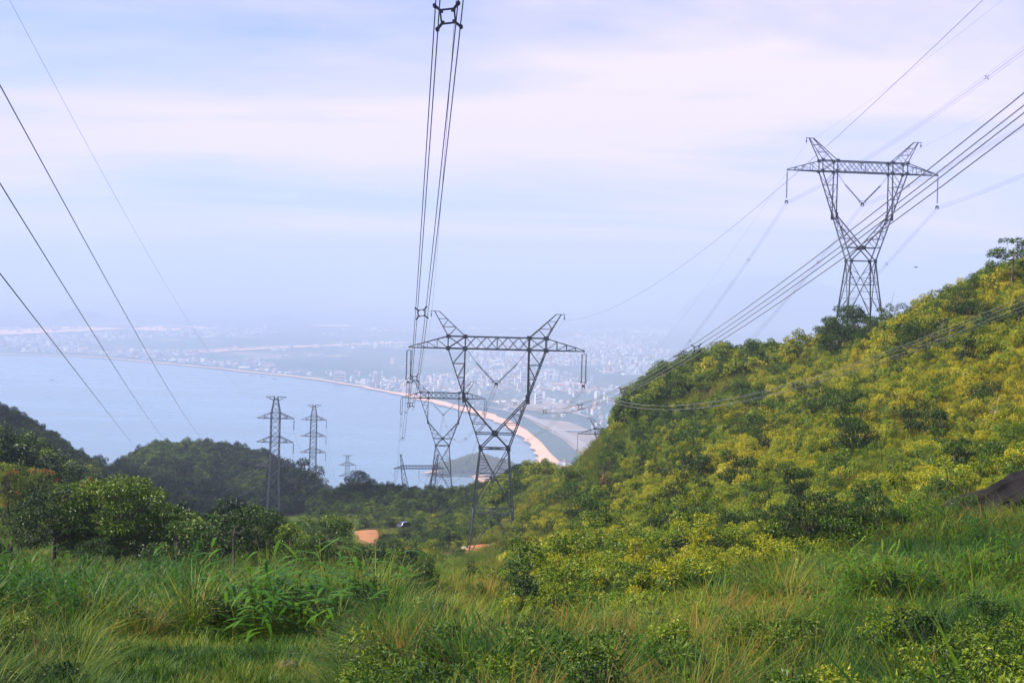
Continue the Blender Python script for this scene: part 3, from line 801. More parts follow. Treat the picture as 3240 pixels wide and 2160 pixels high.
for s in (-1, 0, 1):
    span(A1[s], A2[s], 9, 'sagging four-wire bundle from the %s insulators of the nearest pylon to the second pylon' % nm[s], 4, r=.018)
    span(A2[s], A3[s], 12, 'faint bundle from the %s insulators of the second pylon to the farthest pylon' % nm[s], 4, r=.016)
    e = A3[s]+np.array([-30, 350, -120.]); span(A3[s], e, 10, 'faint bundle leaving the %s side of the farthest pylon down towards the bay' % nm[s], 2, r=.016)
    k = A_ = AR[s]
    d = AR[s]-A4[s]
    p1 = AR[s]+np.array([.11*83, -83, 13.0]); p2 = AR[s]+np.array([.11*224, -224, 58.0])
    bundle([p2, p1, AR[s]], 'four-wire bundle rising to the upper right from the %s insulators of the hilltop pylon' % nm[s], (p2[1], AR[s][1]), (100, 150, 195) if s else (118, 168, 205), r=.014)
    span(AR[s], A4[s], 7, 'pale bundle falling left behind the hill from the %s insulators of the hilltop pylon' % nm[s], 5, r=.014)
    e = A4[s]+np.array([-25, 300, -95.]); span(A4[s], e, 8, 'faint bundle continuing beyond the %s insulators of the half-hidden pylon' % nm[s], 2, r=.014)
single([U(1432,150,55), U(1385,854,125), A1['el']], (-10, A1['el'][1]), 'faint earth wire beside the dark bundle, ending at the left horn of the nearest pylon')
single([U(3110,0,54), U(2485,575,82), A1['er']], (-10, A1['er'][1]), 'thin earth wire from the right horn of the nearest pylon to the upper right sky', r=.014)
for s, q in (('el', 'left'), ('er', 'right')):
    single([A1[s], A2[s]], (A1[s][1], A2[s][1]), 'thin earth wire from the %s horn of the nearest pylon to the second pylon' % q, sag=5)
    single([A2[s], A3[s]], (A2[s][1], A3[s][1]), 'thin earth wire from the %s horn of the second pylon to the farthest pylon' % q, sag=8)
    p1 = AR[s]+np.array([.11*57, -57, 8.]); p2 = AR[s]+np.array([.11*224, -224, 51.])
    single([p2, p1, AR[s]], (p2[1], AR[s][1]), 'faint earth wire rising to the upper right from the %s horn of the hilltop pylon' % q)
    single([AR[s], A4[s]], (AR[s][1], A4[s][1]), 'faint earth wire falling left from the %s horn of the hilltop pylon' % q, sag=5)
single([U(0,270,40), U(315,850,71), U(690,1392,720)], (20, 720), 'dark wire from upper left down to the summit of the round dark hill', r=.022)
single([U(0,580,40), U(166,850,56), U(556,1400,720)], (20, 720), 'dark wire from the left edge to the shoulder of the round dark hill', r=.022)
single([U(0,865,40), U(376,1350,208), U(440,1432,720)], (20, 720), 'dark wire lowest on the left edge, ending at the foot of the round dark hill', r=.022)
single([U(30,0,60), U(663,1110,174), B5['el']], (20, B5['el'][1]), 'very thin wire from the top left corner to the tallest slim mast', r=.009)
single([B5['er'], B6['el']], (B5['er'][1], B6['el'][1]), 'thin earth wire between the tops of the tallest and the middle slim masts', sag=6)
single([B6['er'], B7['el']], (B6['er'][1], B7['el'][1]), 'thin earth wire from the top of the middle slim mast to the smallest one', sag=12)
for i, q in enumerate(('upper', 'middle', 'lower')):
    single([B5[i], B6[i]+[0,0,0]], (B5[i][1], B6[i][1]), 'thin conductor from the %s insulator of the tallest slim mast to the middle mast' % q, sag=12, r=.018)
    single([B6[i], B7[i]], (B6[i][1], B7[i][1]), 'thin conductor hanging from the %s insulator of the middle slim mast to the smallest mast' % q, sag=26, r=.018)
    e = U(700-20*i, 1560+40*i, 275); single([e, B5[i]], (e[1], B5[i][1]), 'thin conductor falling left behind the tallest slim mast from its %s insulator' % q, sag=2, r=.018)

# ---------------------------------------------------------------- vegetation prototypes
def leaves(Cn, d, nrm, Ln, Wd, lv=None, fold=.12):
    n = len(Cn); d = d/np.linalg.norm(d, axis=1, keepdims=True)
    s = np.cross(d, nrm); s /= (np.linalg.norm(s, axis=1, keepdims=True)+1e-9); up = np.cross(s, d)
    Ln = np.broadcast_to(np.asarray(Ln, float), (n,))[:, None]; Wd = np.broadcast_to(np.asarray(Wd, float), (n,))[:, None]
    V = np.empty((n, 4, 3)); V[:, 0] = Cn; V[:, 1] = Cn+d*Ln*.45+s*Wd/2+up*Ln*fold; V[:, 2] = Cn+d*Ln-up*Ln*fold*.6; V[:, 3] = Cn+d*Ln*.45-s*Wd/2+up*Ln*fold
    return V.reshape(-1, 3), np.arange(n*4).reshape(n, 4), (R.random(n) if lv is None else lv)
def set_lv(o, lv):
    a = o.data.attributes.new('lv', 'FLOAT', 'FACE'); a.data.foreach_set('value', np.asarray(lv, np.float32))
def rdir(n, zmin=-1, zmax=1):
    z = R.uniform(zmin, zmax, n); t = R.uniform(0, 2*math.pi, n); r = np.sqrt(1-z*z)
    return np.stack([r*np.cos(t), r*np.sin(t), z], -1)
def clump_leaves(centres, rad, nl, L, W, flat=.7, droop=.3):
    """leaf shells around clump centres; rad per clump"""
    Vs = []; Fs = []; lvs = []; off = 0
    for c, r in zip(centres, rad):
        n = int(nl*(r/np.mean(rad))**2); d = rdir(n, -.55, 1)
        k = R.uniform(.45, 1.08, n)[:, None]**.7
        P = c+d*k*np.array([r, r, r*flat])
        dirn = d*np.array([1, 1, .5])+rdir(n)*.7; dirn[:, 2] -= droop
        nr = d*.5+np.array([0, 0, 1.0])+rdir(n)*.6
        lv = np.clip(.5*R.random(n)+.5*k[:, 0]*(.5+.5*d[:, 2])+R.normal()*.12, 0, 1)  # outer and upper leaves lighter, inner darker: clump shading put into the tint
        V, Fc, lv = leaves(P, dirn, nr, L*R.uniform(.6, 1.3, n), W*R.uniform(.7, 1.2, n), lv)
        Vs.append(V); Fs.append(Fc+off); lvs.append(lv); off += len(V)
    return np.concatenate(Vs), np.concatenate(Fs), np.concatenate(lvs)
def tree_geo(Ht, cr, ch, ncl, nl, L, W, flat=.7, tr=.14, crk=1.0, lean=0.0, shape='round', rc=None, trunkvis=.25):
    """returns wood MB, crown arrays"""
    cz = Ht-ch/2
    cen = []; rad = []
    for i in range(ncl):
        for _ in range(30):
            d = rdir(1, -.9, 1)[0]*R.uniform(.35, 1)**.5
            p = np.array([d[0]*cr, d[1]*cr, cz+d[2]*ch/2])
            if shape == 'umbrella': p[2] = Ht-ch*.55+R.uniform(-.25, .35)*ch-.25*ch*(np.hypot(p[0], p[1])/cr)**2
            if shape == 'cone': p[:2] *= max(.15, 1-(p[2]-(Ht-ch))/ch*.85)
            rr = (rc or cr*.36)*R.uniform(.65, 1.25)
            if all(np.linalg.norm((p-q)/np.array([1, 1, .7])) > .62*(rr+s_) for q, s_ in zip(cen, rad)): break
        cen.append(p+np.array([lean*(p[2]/Ht), 0, 0])); rad.append(rr)
    mb = MB(); top = np.array([lean*.5, 0, Ht-ch*.55]); b = R.normal(0, .05*Ht, 2)
    tp = [np.array([0, 0, -.4]), np.array([b[0]*.3, b[1]*.3, top[2]*.35]), np.array([b[0]*.5+lean*.3, b[1]*.5, top[2]*.75]), top+[b[0]*.3, b[1]*.3, 0]]
    mb.tube(tp, [tr*1.25, tr, tr*.75, tr*.5], 7)
    for c, r in zip(cen, rad):
        t = R.uniform(.45, 1.0); s0 = tp[1]*(1-t)+tp[3]*t
        m_ = (s0+c)/2+np.array([0, 0, -.06*Ht])+R.normal(0, .02*Ht, 3)
        mb.tube([s0, m_, c], [tr*.38, tr*.26, tr*.1], 5, caps=False)
        for _ in range(4):
            e = c+rdir(1, -.2, 1)[0]*r*.9; mb.tube([m_*.3+c*.7, e], [tr*.12, tr*.04], 4, caps=False)
    return mb, clump_leaves(cen, rad, nl, L, W, flat)
def proto_single(name, mb, cr, leafm=None, wood=None):
    V, Fc, lv = cr; nv = len(mb.v)
    VV = mb.v+V.tolist() if nv else V.tolist(); FF = mb.f+(Fc+nv).tolist()
    o = mesh_obj(name, VV, FF, [wood or M['wood'], leafm or M['leaf']], midx=[0]*len(mb.f)+[1]*len(Fc))
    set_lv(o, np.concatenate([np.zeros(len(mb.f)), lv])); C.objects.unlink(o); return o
def proto_parts(name, mb, cr, leafm=None, wood=None, crown='crown'):
    V, Fc, lv = cr
    t = mesh_obj('trunk', mb.v, mb.f, [wood or M['wood']], smooth=True); c = mesh_obj(crown, V, Fc, [leafm or M['leaf']]); set_lv(c, lv)
    C.objects.unlink(t); C.objects.unlink(c); return [t, c]
def blades(n, rad, Ht, W, bend=.6, seg=4, spread=.35, hv=.35):
    """grass tuft arrays"""
    th = R.uniform(0, 2*math.pi, n); r0 = rad*np.sqrt(R.random(n)); base = np.stack([r0*np.cos(th), r0*np.sin(th), np.full(n, -.05)], -1)
    az = th+R.normal(0, .8, n); h = Ht*R.uniform(1-hv, 1+hv, n); sp = spread*R.uniform(.2, 1.4, n); bd = bend*R.uniform(.2, 1.5, n)
    out = np.stack([np.cos(az), np.sin(az), np.zeros(n)], -1); side = np.stack([-np.sin(az), np.cos(az), np.zeros(n)], -1)
    V = np.empty((n, seg*2+1, 3))
    for k in range(seg+1):
        t = k/seg; reach = (sp*t+bd*t*t*.7)*h; z = h*(t-.35*bd*t**2.5)
        c = base+out*reach[:, None]; c[:, 2] += z
        if k == seg: V[:, -1] = c
        else:
            w_ = W*(1-t)**.6*.5*(.6 if k == 0 else 1); V[:, 2*k] = c-side*w_; V[:, 2*k+1] = c+side*w_
    nv = seg*2+1; Fc = []
    b = (np.arange(n)*nv)[:, None]
    quads = np.concatenate([b+np.array([[2*k, 2*k+1, 2*k+3, 2*k+2]]) for k in range(seg-1)])
    tris = b+np.array([[2*seg-2, 2*seg-1, 2*seg]])
    lvb = R.random(n)
    return V.reshape(-1, 3), quads.tolist()+tris.tolist(), np.concatenate([np.tile(lvb, seg-1), lvb])
def proto_grass(name, *a, m=None, **k):
    V, Fc, lv = blades(*a, **k); o = mesh_obj(name, V, Fc, [m or M['grassblade']]); set_lv(o, lv); C.objects.unlink(o); return o
def reed_geo(n, rad, Ht, L, W):
    """stems carrying long lance leaves"""
    mb = MB(); Vs = []; Fs = []; lvs = []; off = 0
    for i in range(n):
        a = R.uniform(0, 6.28); r = rad*math.sqrt(R.random()); lean = R.normal(0, .16, 2)+np.array([math.cos(a), math.sin(a)])*.22*r/rad
        h = Ht*R.uniform(.7, 1.12); p0 = np.array([r*math.cos(a), r*math.sin(a), -.1])
        pt = lambda t: p0+np.array([lean[0]*h*t**1.6, lean[1]*h*t**1.6, h*t])
        mb.tube([pt(0), pt(.5), pt(1)], [.013, .010, .004], 4, caps=False)
        nl = 11; lvb = R.random()
        for k in range(nl):
            t = .28+.72*(k+R.random()*.6)/nl; b = pt(min(t, 1)); az = R.uniform(0, 6.28)
            out = np.array([math.cos(az), math.sin(az), 0]); sd = np.array([-out[1], out[0], 0]); l = L*R.uniform(.6, 1.2); up = R.uniform(.5, 1.3)*(1.2 if t > .9 else .8); dr = R.uniform(.5, 1.3)
            V = []; seg = 4
            for q in range(seg+1):
                u = q/seg; c = b+out*l*u*.8+np.array([0, 0, l*(up*u-.95*dr*u*u)])*.75
                w_ = W*.5*math.sin(math.pi*(.12+.88*u))**.8 if q < seg else 0
                if q == seg: V.append(c)
                else: V += [c-sd*w_, c+sd*w_]
            Vs += V
            for q in range(seg-1): Fs.append((off+2*q, off+2*q+1, off+2*q+3, off+2*q+2)); lvs.append(lvb*.5+.5*R.random())
            Fs.append((off+2*seg-2, off+2*seg-1, off+2*seg)); lvs.append(lvs[-1]); off += len(V)
    nv = len(mb.v)
    o = mesh_obj('reed_clump', mb.v+[tuple(v) for v in Vs], mb.f+[tuple(i+nv for i in f) for f in Fs], [M['grassblade'], M['reedleaf']], midx=[0]*len(mb.f)+[1]*len(Fs))
    set_lv(o, [.9]*len(mb.f)+lvs); C.objects.unlink(o); return o

# scatter through geometry nodes (stuff only)
def scatter(name, protos, P, rot, sc, idx, tint, label, cat):
    n = len(P)
    me = bpy.data.meshes.new(name); me.from_pydata(P.tolist(), [], [])
    for an, ty, dat in (('rot', 'FLOAT_VECTOR', rot), ('sc', 'FLOAT_VECTOR', sc), ('idx', 'INT', idx), ('tint', 'FLOAT', tint)):
        a = me.attributes.new(an, ty, 'POINT')
        if ty == 'FLOAT_VECTOR': a.data.foreach_set('vector', np.asarray(dat, np.float32).ravel())
        else: a.data.foreach_set('value', np.asarray(dat, np.int32 if ty == 'INT' else np.float32))
    o = bpy.data.objects.new(name, me); C.objects.link(o); tag(o, label, cat, kind='stuff')
    g = bpy.data.node_groups.new(name, 'GeometryNodeTree'); g.interface.new_socket('Geometry', in_out='INPUT', socket_type='NodeSocketGeometry'); g.interface.new_socket('Geometry', in_out='OUTPUT', socket_type='NodeSocketGeometry')
    N = g.nodes; L = g.links; gi = N.new('NodeGroupInput'); go = N.new('NodeGroupOutput'); j = N.new('GeometryNodeJoinGeometry')
    def at(nm_, ty):
        a = N.new('GeometryNodeInputNamedAttribute'); a.data_type = ty; a.inputs[0].default_value = nm_; return a.outputs[0]
    ar, as_, ai = at('rot', 'FLOAT_VECTOR'), at('sc', 'FLOAT_VECTOR'), at('idx', 'INT')
    for k, p in enumerate(protos):
        oi = N.new('GeometryNodeObjectInfo'); oi.inputs['Object'].default_value = p; oi.inputs['As Instance'].default_value = True; oi.transform_space = 'ORIGINAL'
        ip = N.new('GeometryNodeInstanceOnPoints'); cmp = N.new('FunctionNodeCompare'); cmp.data_type = 'INT'; cmp.operation = 'EQUAL'
        ii = [s for s in cmp.inputs if s.type == 'INT']; L.new(ai, ii[0]); ii[1].default_value = k
        L.new(gi.outputs[0], ip.inputs['Points']); L.new(cmp.outputs[0], ip.inputs['Selection']); L.new(oi.outputs['Geometry'], ip.inputs['Instance'])
        er = N.new('FunctionNodeEulerToRotation'); L.new(ar, er.inputs[0]); L.new(er.outputs[0], ip.inputs['Rotation']); L.new(as_, ip.inputs['Scale'])
        L.new(ip.outputs[0], j.inputs[0])
    L.new(j.outputs[0], go.inputs[0])
    md = o.modifiers.new('scatter', 'NODES'); md.node_group = g
    return o
def sample(n, px0, px1, d0, d1, power=1.0):
    """uniform per ground area inside azimuth/distance sector"""
    D = np.sqrt(R.uniform(d0**(2*power), d1**(2*power), n)**(1/power)); px = R.uniform(px0, px1, n)-HX
    return px/F*D, D
def place(x, y, smin, smax, tilt=.12, sink=0.0, zs=1.0):
    n = len(x); z = H(x, y)-sink; s = R.uniform(smin, smax, n)
    rot = np.stack([R.normal(0, tilt, n), R.normal(0, tilt, n), R.uniform(0, 6.283, n)], -1)
    return np.stack([x, y, z], -1), rot, np.stack([s, s, s*zs], -1)
def keep_off(x, y, rects):
    k = np.ones(len(x), bool)
    for (a, b, r) in rects: k &= np.hypot(x-a, y-b) > r
    return k

# ---------------------------------------------------------------- tint field
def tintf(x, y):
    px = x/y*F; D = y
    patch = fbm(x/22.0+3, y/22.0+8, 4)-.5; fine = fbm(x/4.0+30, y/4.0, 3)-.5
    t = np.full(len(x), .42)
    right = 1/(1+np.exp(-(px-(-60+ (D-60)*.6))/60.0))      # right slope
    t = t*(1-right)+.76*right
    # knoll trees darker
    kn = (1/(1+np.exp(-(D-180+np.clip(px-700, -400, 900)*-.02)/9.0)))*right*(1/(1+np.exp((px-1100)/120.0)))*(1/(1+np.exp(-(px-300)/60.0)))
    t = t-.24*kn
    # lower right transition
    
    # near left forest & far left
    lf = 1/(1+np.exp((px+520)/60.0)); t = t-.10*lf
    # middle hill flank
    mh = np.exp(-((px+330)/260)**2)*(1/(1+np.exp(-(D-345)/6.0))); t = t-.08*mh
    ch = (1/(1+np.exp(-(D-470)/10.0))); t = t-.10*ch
    # sunlit left foot of the round hill, put into the tint
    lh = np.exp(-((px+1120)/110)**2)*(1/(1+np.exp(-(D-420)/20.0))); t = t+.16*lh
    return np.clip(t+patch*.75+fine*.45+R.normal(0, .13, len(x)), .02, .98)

def bushp(name, r, h, ncl, nl, L, W, flat=.75, m=None):
    cen = [np.array([R.normal(0, r*.5), R.normal(0, r*.5), h*R.uniform(.25, .8)]) for _ in range(ncl)]
    rad = [r*R.uniform(.26, .46) for _ in range(ncl)]
    mb = MB()
    for c in cen: mb.tube([(c[0]*.2, c[1]*.2, -.15), c*np.array([.7,.7,.6]), c], [.017*h, .012*h, .006*h], 4, caps=False)
    return proto_single(name, mb, clump_leaves(cen, rad, nl, L, W, flat), m)
BUSH = [bushp('bush_a', 1.0, 1.7, 9, 150, .14, .055), bushp('bush_b', .75, 2.2, 9, 140, .12, .055, .9), bushp('bush_c', 1.25, 1.2, 10, 140, .16, .06, .7), bushp('bush_d', .8, 1.7, 8, 130, .21, .045, .8), bushp('bush_e', 1.0, 2.6, 10, 130, .15, .07, .8)]
GRASS = [proto_grass('tuft_a', 70, .45, 1.15, .035, bend=.7), proto_grass('tuft_b', 60, .35, .95, .04, bend=.95), proto_grass('tuft_c', 80, .5, 1.35, .03, bend=.5)]
TUSS = [proto_grass('tussock_a', 95, .36, 1.15, .028, bend=1.0, spread=.55, seg=5), proto_grass('tussock_b', 80, .28, 1.0, .03, bend=1.25, spread=.6, seg=5), proto_grass('tussock_c', 110, .42, 1.3, .026, bend=.8, spread=.45, seg=5)]
SHORT = [proto_grass('short_a', 90, .35, .22, .018, bend=.6, seg=3), proto_grass('short_b', 80, .35, .32, .02, bend=.8, seg=3)]
TREEP = []
for i, (a, b) in enumerate(((5.2, 1.9), (4.4, 2.2), (6.2, 2.0), (3.6, 1.7))):
    mb, cr = tree_geo(a, b, a*.72, 11, 75, .42, .20, .7, .12)
    TREEP.append(proto_single('hilltree_%s' % 'abcd'[i], mb, cr))

def pxk(x, y): return x/y*F+HX
_DG = np.exp(np.linspace(math.log(16), math.log(640), 500))
def D_at(px, ybase, dmin=16):
    wx = (px-HX)*math.cos(TH)-(HY-ybase)*math.sin(TH); x = wx/F*_DG; z = H(x, _DG); _, yy = PX(x, _DG, z)
    ok = np.where((yy <= ybase)&(_DG >= dmin))[0]; i = ok[0] if len(ok) else len(_DG)-1
    return float(_DG[i])
DMAXP = ([-300, 1120, 1250, 1400, 1700, 2100, 2400, 2700, 3600], [46, 44, 33, 25, 23.5, 25.5, 33, 42, 48])
def dmax(px): return np.interp(px, *DMAXP)
# (1) scrub over the right slope and the valley
def do_scrub():
    xs = []; ys = []
    for (n, a, b, c, d) in ((4200, 1180, 3000, 23, 48), (11500, 1380, 3700, 44, 110), (19000, 1250, 3700, 110, 200), (8500, 1150, 3500, 200, 300), (5500, 950, 1750, 60, 200), (6500, 1000, 1800, 200, 345)):
        x, y = sample(n, a, b, c, d); xs.append(x); ys.append(y)
    x = np.concatenate(xs); y = np.concatenate(ys); px = pxk(x, y)
    off = [(TW['T1'][0], TW['T1'][1], 7.5), (TW['T2'][0], TW['T2'][1]-2, 11)]
    k = keep_off(x, y, off)&keep_off(x, y, CLEAR)
    # open grassy strips without bushes
    g = fbm(x/16.0+70, y/16.0+11, 3); k &= ~((g > .55)&(y > 62)&(R.random(len(x)) < .85)); k &= R.random(len(x)) < .86
    k &= y > dmax(px)
    k &= ~((px > 1125)&(px < 1235)&(y > 188)&(y < 312)); k &= ~((px > 1375)&(px < 1650)&(y > 168)&(y < 212)); k &= ~((px > 1235)&(px < 1335)&(y > 262)&(y < 308))
    k &= ~((px > 2880)&(y < D_at(3130, 1640, 22)+6)&(R.random(len(x)) < .8))
    k &= ~((px > 1560)&(px < 1950)&(y > 130)&(y < 260)&(R.random(len(x)) < .65))
    x, y = x[k], y[k]; px = px[k]
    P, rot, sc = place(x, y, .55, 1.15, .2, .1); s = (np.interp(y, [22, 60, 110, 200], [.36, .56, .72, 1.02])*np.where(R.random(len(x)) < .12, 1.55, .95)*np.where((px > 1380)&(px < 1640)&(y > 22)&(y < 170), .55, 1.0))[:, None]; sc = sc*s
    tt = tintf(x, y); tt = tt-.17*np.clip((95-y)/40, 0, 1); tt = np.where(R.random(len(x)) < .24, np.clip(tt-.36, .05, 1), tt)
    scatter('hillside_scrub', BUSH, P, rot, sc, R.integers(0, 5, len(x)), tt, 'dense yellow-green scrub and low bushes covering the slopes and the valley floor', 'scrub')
CLEAR = []
CARP = U(1283, 1660, 303)
CLEAR.append((CARP[0]-.5, CARP[1]-3, 6.5))
for a, b, D, r in ((1168, 1700, 262, 8), (1185, 1735, 215, 6), (1175, 1680, 295, 8), (1195, 1668, 300, 6)):
    p = U(a, b, D); CLEAR.append((p[0], p[1], r))
do_scrub()
# (2) long grass over the slopes
def do_slope_grass():
    xs = []; ys = []
    for (n, a, b, c, d) in ((700, 1150, 3000, 23, 42), (8500, 1150, 3700, 42, 130), (10000, 1000, 3500, 130, 300), (9000, 1500, 2000, 120, 270), (2500, 900, 1700, 300, 345), (1800, -200, 1150, 60, 130), (4500, 200, 1200, 130, 400)):
        x, y = sample(n, a, b, c, d); xs.append(x); ys.append(y)
    x = np.concatenate(xs); y = np.concatenate(ys)
    k = keep_off(x, y, [(TW['T1'][0]+1, TW['T1'][1]-1, 4.5), (TW['T2'][0], TW['T2'][1]-2, 9)])&keep_off(x, y, CLEAR); k &= y > dmax(pxk(x, y)); px = pxk(x, y); k &= ~((px > 1135)&(px < 1225)&(y > 188)&(y < 312)); k &= ~((px > 1375)&(px < 1645)&(y > 176)&(y < 207)); k &= ~((px > 1240)&(px < 1325)&(y > 285)&(y < 308)); x, y = x[k], y[k]
    P, rot, sc = place(x, y, .7, 1.2, .15, .05); sc = sc*np.interp(y, [22, 60, 130, 200], [.5, .7, .9, 1.3])[:, None]
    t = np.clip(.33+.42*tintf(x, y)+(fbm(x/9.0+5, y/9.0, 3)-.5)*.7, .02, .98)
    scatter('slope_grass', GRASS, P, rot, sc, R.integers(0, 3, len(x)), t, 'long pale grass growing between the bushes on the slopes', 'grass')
do_slope_grass()
# (3) woodland on the hills left and centre
def do_wood():
    xs = []; ys = []
    for (n, a, b, c, d) in ((160, 380, 850, 84, 130), (1700, -500, 420, 130, 300), (1900, -500, 500, 300, 520), (3300, 330, 1120, 440, 720), (1500, 1000, 1700, 342, 440), (500, 1560, 1760, 290, 345), (1400, 1960, 3300, 228, 300), (900, 2780, 3700, 150, 200)):
        x, y = sample(n, a, b, c, d); xs.append(x); ys.append(y)
    x = np.concatenate(xs); y = np.concatenate(ys); px = pxk(x, y)
    k = keep_off(x, y, [(TW['T5'][0], TW['T5'][1], 6), (TW['T2'][0], TW['T2'][1]-3, 13), (TW['TR'][0], TW['TR'][1], 5)])
    k &= ~((px > 350)&(px < 1000)&(y > 110)&(y < 420)&(R.random(len(x)) < .75))
    x, y = x[k], y[k]
    P, rot, sc = place(x, y, .55, 1.2, .08, .2)
    px = pxk(x, y); nearf = np.where((y > 200)&(y < 345)&(px > 1700), .95, 1.0)*np.where((y > 340)&(y < 450)&(px > 980), .62, 1.0)*np.where((y < 210)&(px > 2700), .6, 1.0)*np.where((y < 135)&(px < 1200), .8, 1.0)*np.where((y > 400)&(px < 1200), 1.15, 1.0)
    sc = sc*nearf[:, None]
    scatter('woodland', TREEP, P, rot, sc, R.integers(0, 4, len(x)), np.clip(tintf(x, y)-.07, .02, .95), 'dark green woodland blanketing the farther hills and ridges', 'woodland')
do_wood()
def do_headland():
    n = 700; t = R.random(n)**1.0; i = (t*25).astype(int); a = np.array(HEAD)
    x = a[i, 0]+R.normal(0, 4, n); y = a[i, 1]+R.uniform(-.85, .6, n)*a[i, 2]; z = SEA+a[i, 3]*(1-((y-a[i,1])/a[i,2])**2)**.8
    P = np.stack([x, y, z-1], -1); s = R.uniform(1.6, 3, n); rot = np.zeros((n, 3)); rot[:, 2] = R.uniform(0, 6, n)
    scatter('headland_trees', TREEP, P, rot, np.stack([s, s, s*.8], -1), R.integers(0, 4, n), R.uniform(.3, .5, n), 'hazy dark trees covering the low headland in the bay', 'woodland')
do_headland()
# (4) foreground grass
def do_fore():
    x1, y1 = sample(6600, -300, 3600, 6, 46, .75); x2, y2 = sample(900, -300, 3600, 3.4, 9, 1)
    x3, y3 = sample(1500, -300, 1600, 40, 62)
    x = np.concatenate([x1, x2, x3]); y = np.concatenate([y1, y2, y3]); px = pxk(x, y)
    clear = (px > 300)&(px < 1100)&(y > 11)&(y < 27.2+.8*np.sin(px/90.0))
    clear |= (px > 1180)&(px < 1560)&(y > 13.2)&(y < 15.2)&(R.random(len(x)) < .8)
    lowc = (y < 9.5)&(R.random(len(x)) < .55)
    k = ~clear&~lowc&(y < dmax(px)); x, y = x[k], y[k]; px = px[k]
    P, rot, sc = place(x, y, .6, 1.35, .15, .03)
    # waist high in the mid-ground, lower close by
    hgt = np.interp(y, [3, 10, 20, 45], [.34, .45, .55, .8]); sc = sc*hgt[:, None]
    t = .30+(fbm(x/3.5+12, y/3.5, 3)-.5)*1.1+.14*np.exp(-((px-2150)/420)**2)*(y < 45)
    dry = R.random(len(x)) < .07+.22*np.exp(-((px-2150)/450)**2); t = np.where(dry, .82, t)
    scatter('tall_grass', TUSS, P, rot, sc, R.integers(0, 3, len(x)), np.clip(t+R.normal(0, .15, len(x)), .02, .98), 'tall arching green and straw-coloured grass filling the shaded foreground', 'grass')
    # taller straw-coloured tussocks woven through the reed bank
    x, y = sample(850, -300, 1230, 27.6, 48); k = y < dmax(pxk(x, y))+3; x, y = x[k], y[k]
    P, rot, sc = place(x, y, .6, 1.15, .2, .03)
    scatter('reed_bank_grass', TUSS, P, rot, sc, R.integers(0, 3, len(x)), np.clip(.36+(fbm(x/2.5+2, y/2.5, 3)-.5)*1.2+R.normal(0, .14, len(x)), .02, .98), 'tall green and straw grass woven through the reed bank on the left', 'grass')
    # short turf on the clearing
    n = 3600; y = R.uniform(16.5, 28.5, n); px = R.uniform(150, 1250, n)-HX; x = px/F*y
    k = fbm(x/1.2+7, y/1.2+9, 3) < .60; x, y = x[k], y[k]
    P, rot, sc = place(x, y, .6, 1.3, .1, .01)
    scatter('short_turf', SHORT, P, rot, sc, R.integers(0, 2, len(x)), np.clip(.40+(fbm(x/1.5, y/1.5, 2)-.5)*1.0, .05, .95), 'short green turf on the small clearing at the lower left', 'grass')
    # weeds between
    x, y = sample(1300, -300, 3600, 6.5, 46, .8); px = pxk(x, y)
    k = ~((px > 260)&(px < 1120)&(y > 11)&(y < 27.5))&(y < dmax(px)); x, y = x[k], y[k]
    P, rot, sc = place(x, y, .22, .6, .2, .03)
    scatter('weeds', BUSH, P, rot, sc, R.integers(0, 4, len(x)), np.clip(.36+(fbm(x/4.0, y/4.0+60, 3)-.5)*.7+R.normal(0, .1, len(x)), .05, .9), 'low broad-leaved weeds mixed into the foreground grass', 'weeds')
do_fore()

# ---------------------------------------------------------------- individual trees, shrubs, reeds
def put(o, px, D, s, tint, label, cat, group=None, ytop=None, h0=None, rz=None, name=None, dz=0, tilt=0):
    x = (px-HX)/F*D; z = float(H(np.array([x]), np.array([D]))[0])+dz
    if ytop is not None:
        zt = U(px, ytop, D)[2]; s = max(.08, (zt-z)/h0)
    sc = (s, s, s) if not isinstance(s, tuple) else s
    rz = random.uniform(0, 6.28) if rz is None else rz
    if isinstance(o, list):      # [trunk mesh object, crown mesh object, ...]
        r = empty(name or 'tree', (x, D, z-.1), rz); r.scale = sc
        for c in o:
            k = c.copy(); C.objects.link(k); k.parent = r; k['tint'] = float(tint)
        tag(r, label, cat, group); return r
    r = o.copy(); r.name = name or 'shrub'; C.objects.link(r); r.location = (x, D, z-.1); r.scale = sc; r.rotation_euler = (tilt, 0, rz); r['tint'] = float(tint)
    tag(r, label, cat, group); return r
LF = M['leaf']
def TP(Ht, cr, ch, ncl, nl, L, W, **k):
    wood = k.pop('wood', None); crown = k.pop('crown', 'crown')
    mb, c = tree_geo(Ht, cr, ch, ncl, nl, L, W, **k); return proto_parts('tree', mb, c, wood=wood, crown=crown)
P_big = TP(8.5, 4.6, 6.4, 48, 290, .34, .13, flat=.36, tr=.26, rc=1.2)
P_dark = TP(7, 2.6, 5.6, 22, 230, .24, .10, flat=.7, tr=.16, rc=.95)
P_tall = TP(8, 1.5, 6.4, 18, 170, .22, .10, flat=.7, tr=.14, rc=.72, shape='cone')
P_fork = TP(5.4, 2.1, 3.9, 15, 220, .20, .10, flat=.75, tr=.15, rc=.72, lean=.8)
P_small = TP(3.4, 1.2, 2.7, 12, 190, .17, .08, flat=.8, tr=.09, rc=.48)
P_umb = TP(7, 2.8, 3.0, 12, 150, .30, .14, flat=.35, tr=.13, rc=.85, shape='umbrella')
P_sparse = TP(6, 1.7, 3.4, 9, 75, .28, .13, flat=.6, tr=.09, rc=.55)
P_pale = TP(7.5, 1.9, 3.6, 11, 110, .30, .14, flat=.6, tr=.12, rc=.7, wood=M['palewood'])
P_wide = TP(8, 4.2, 6.0, 30, 190, .36, .17, flat=.65, tr=.2, rc=1.15)
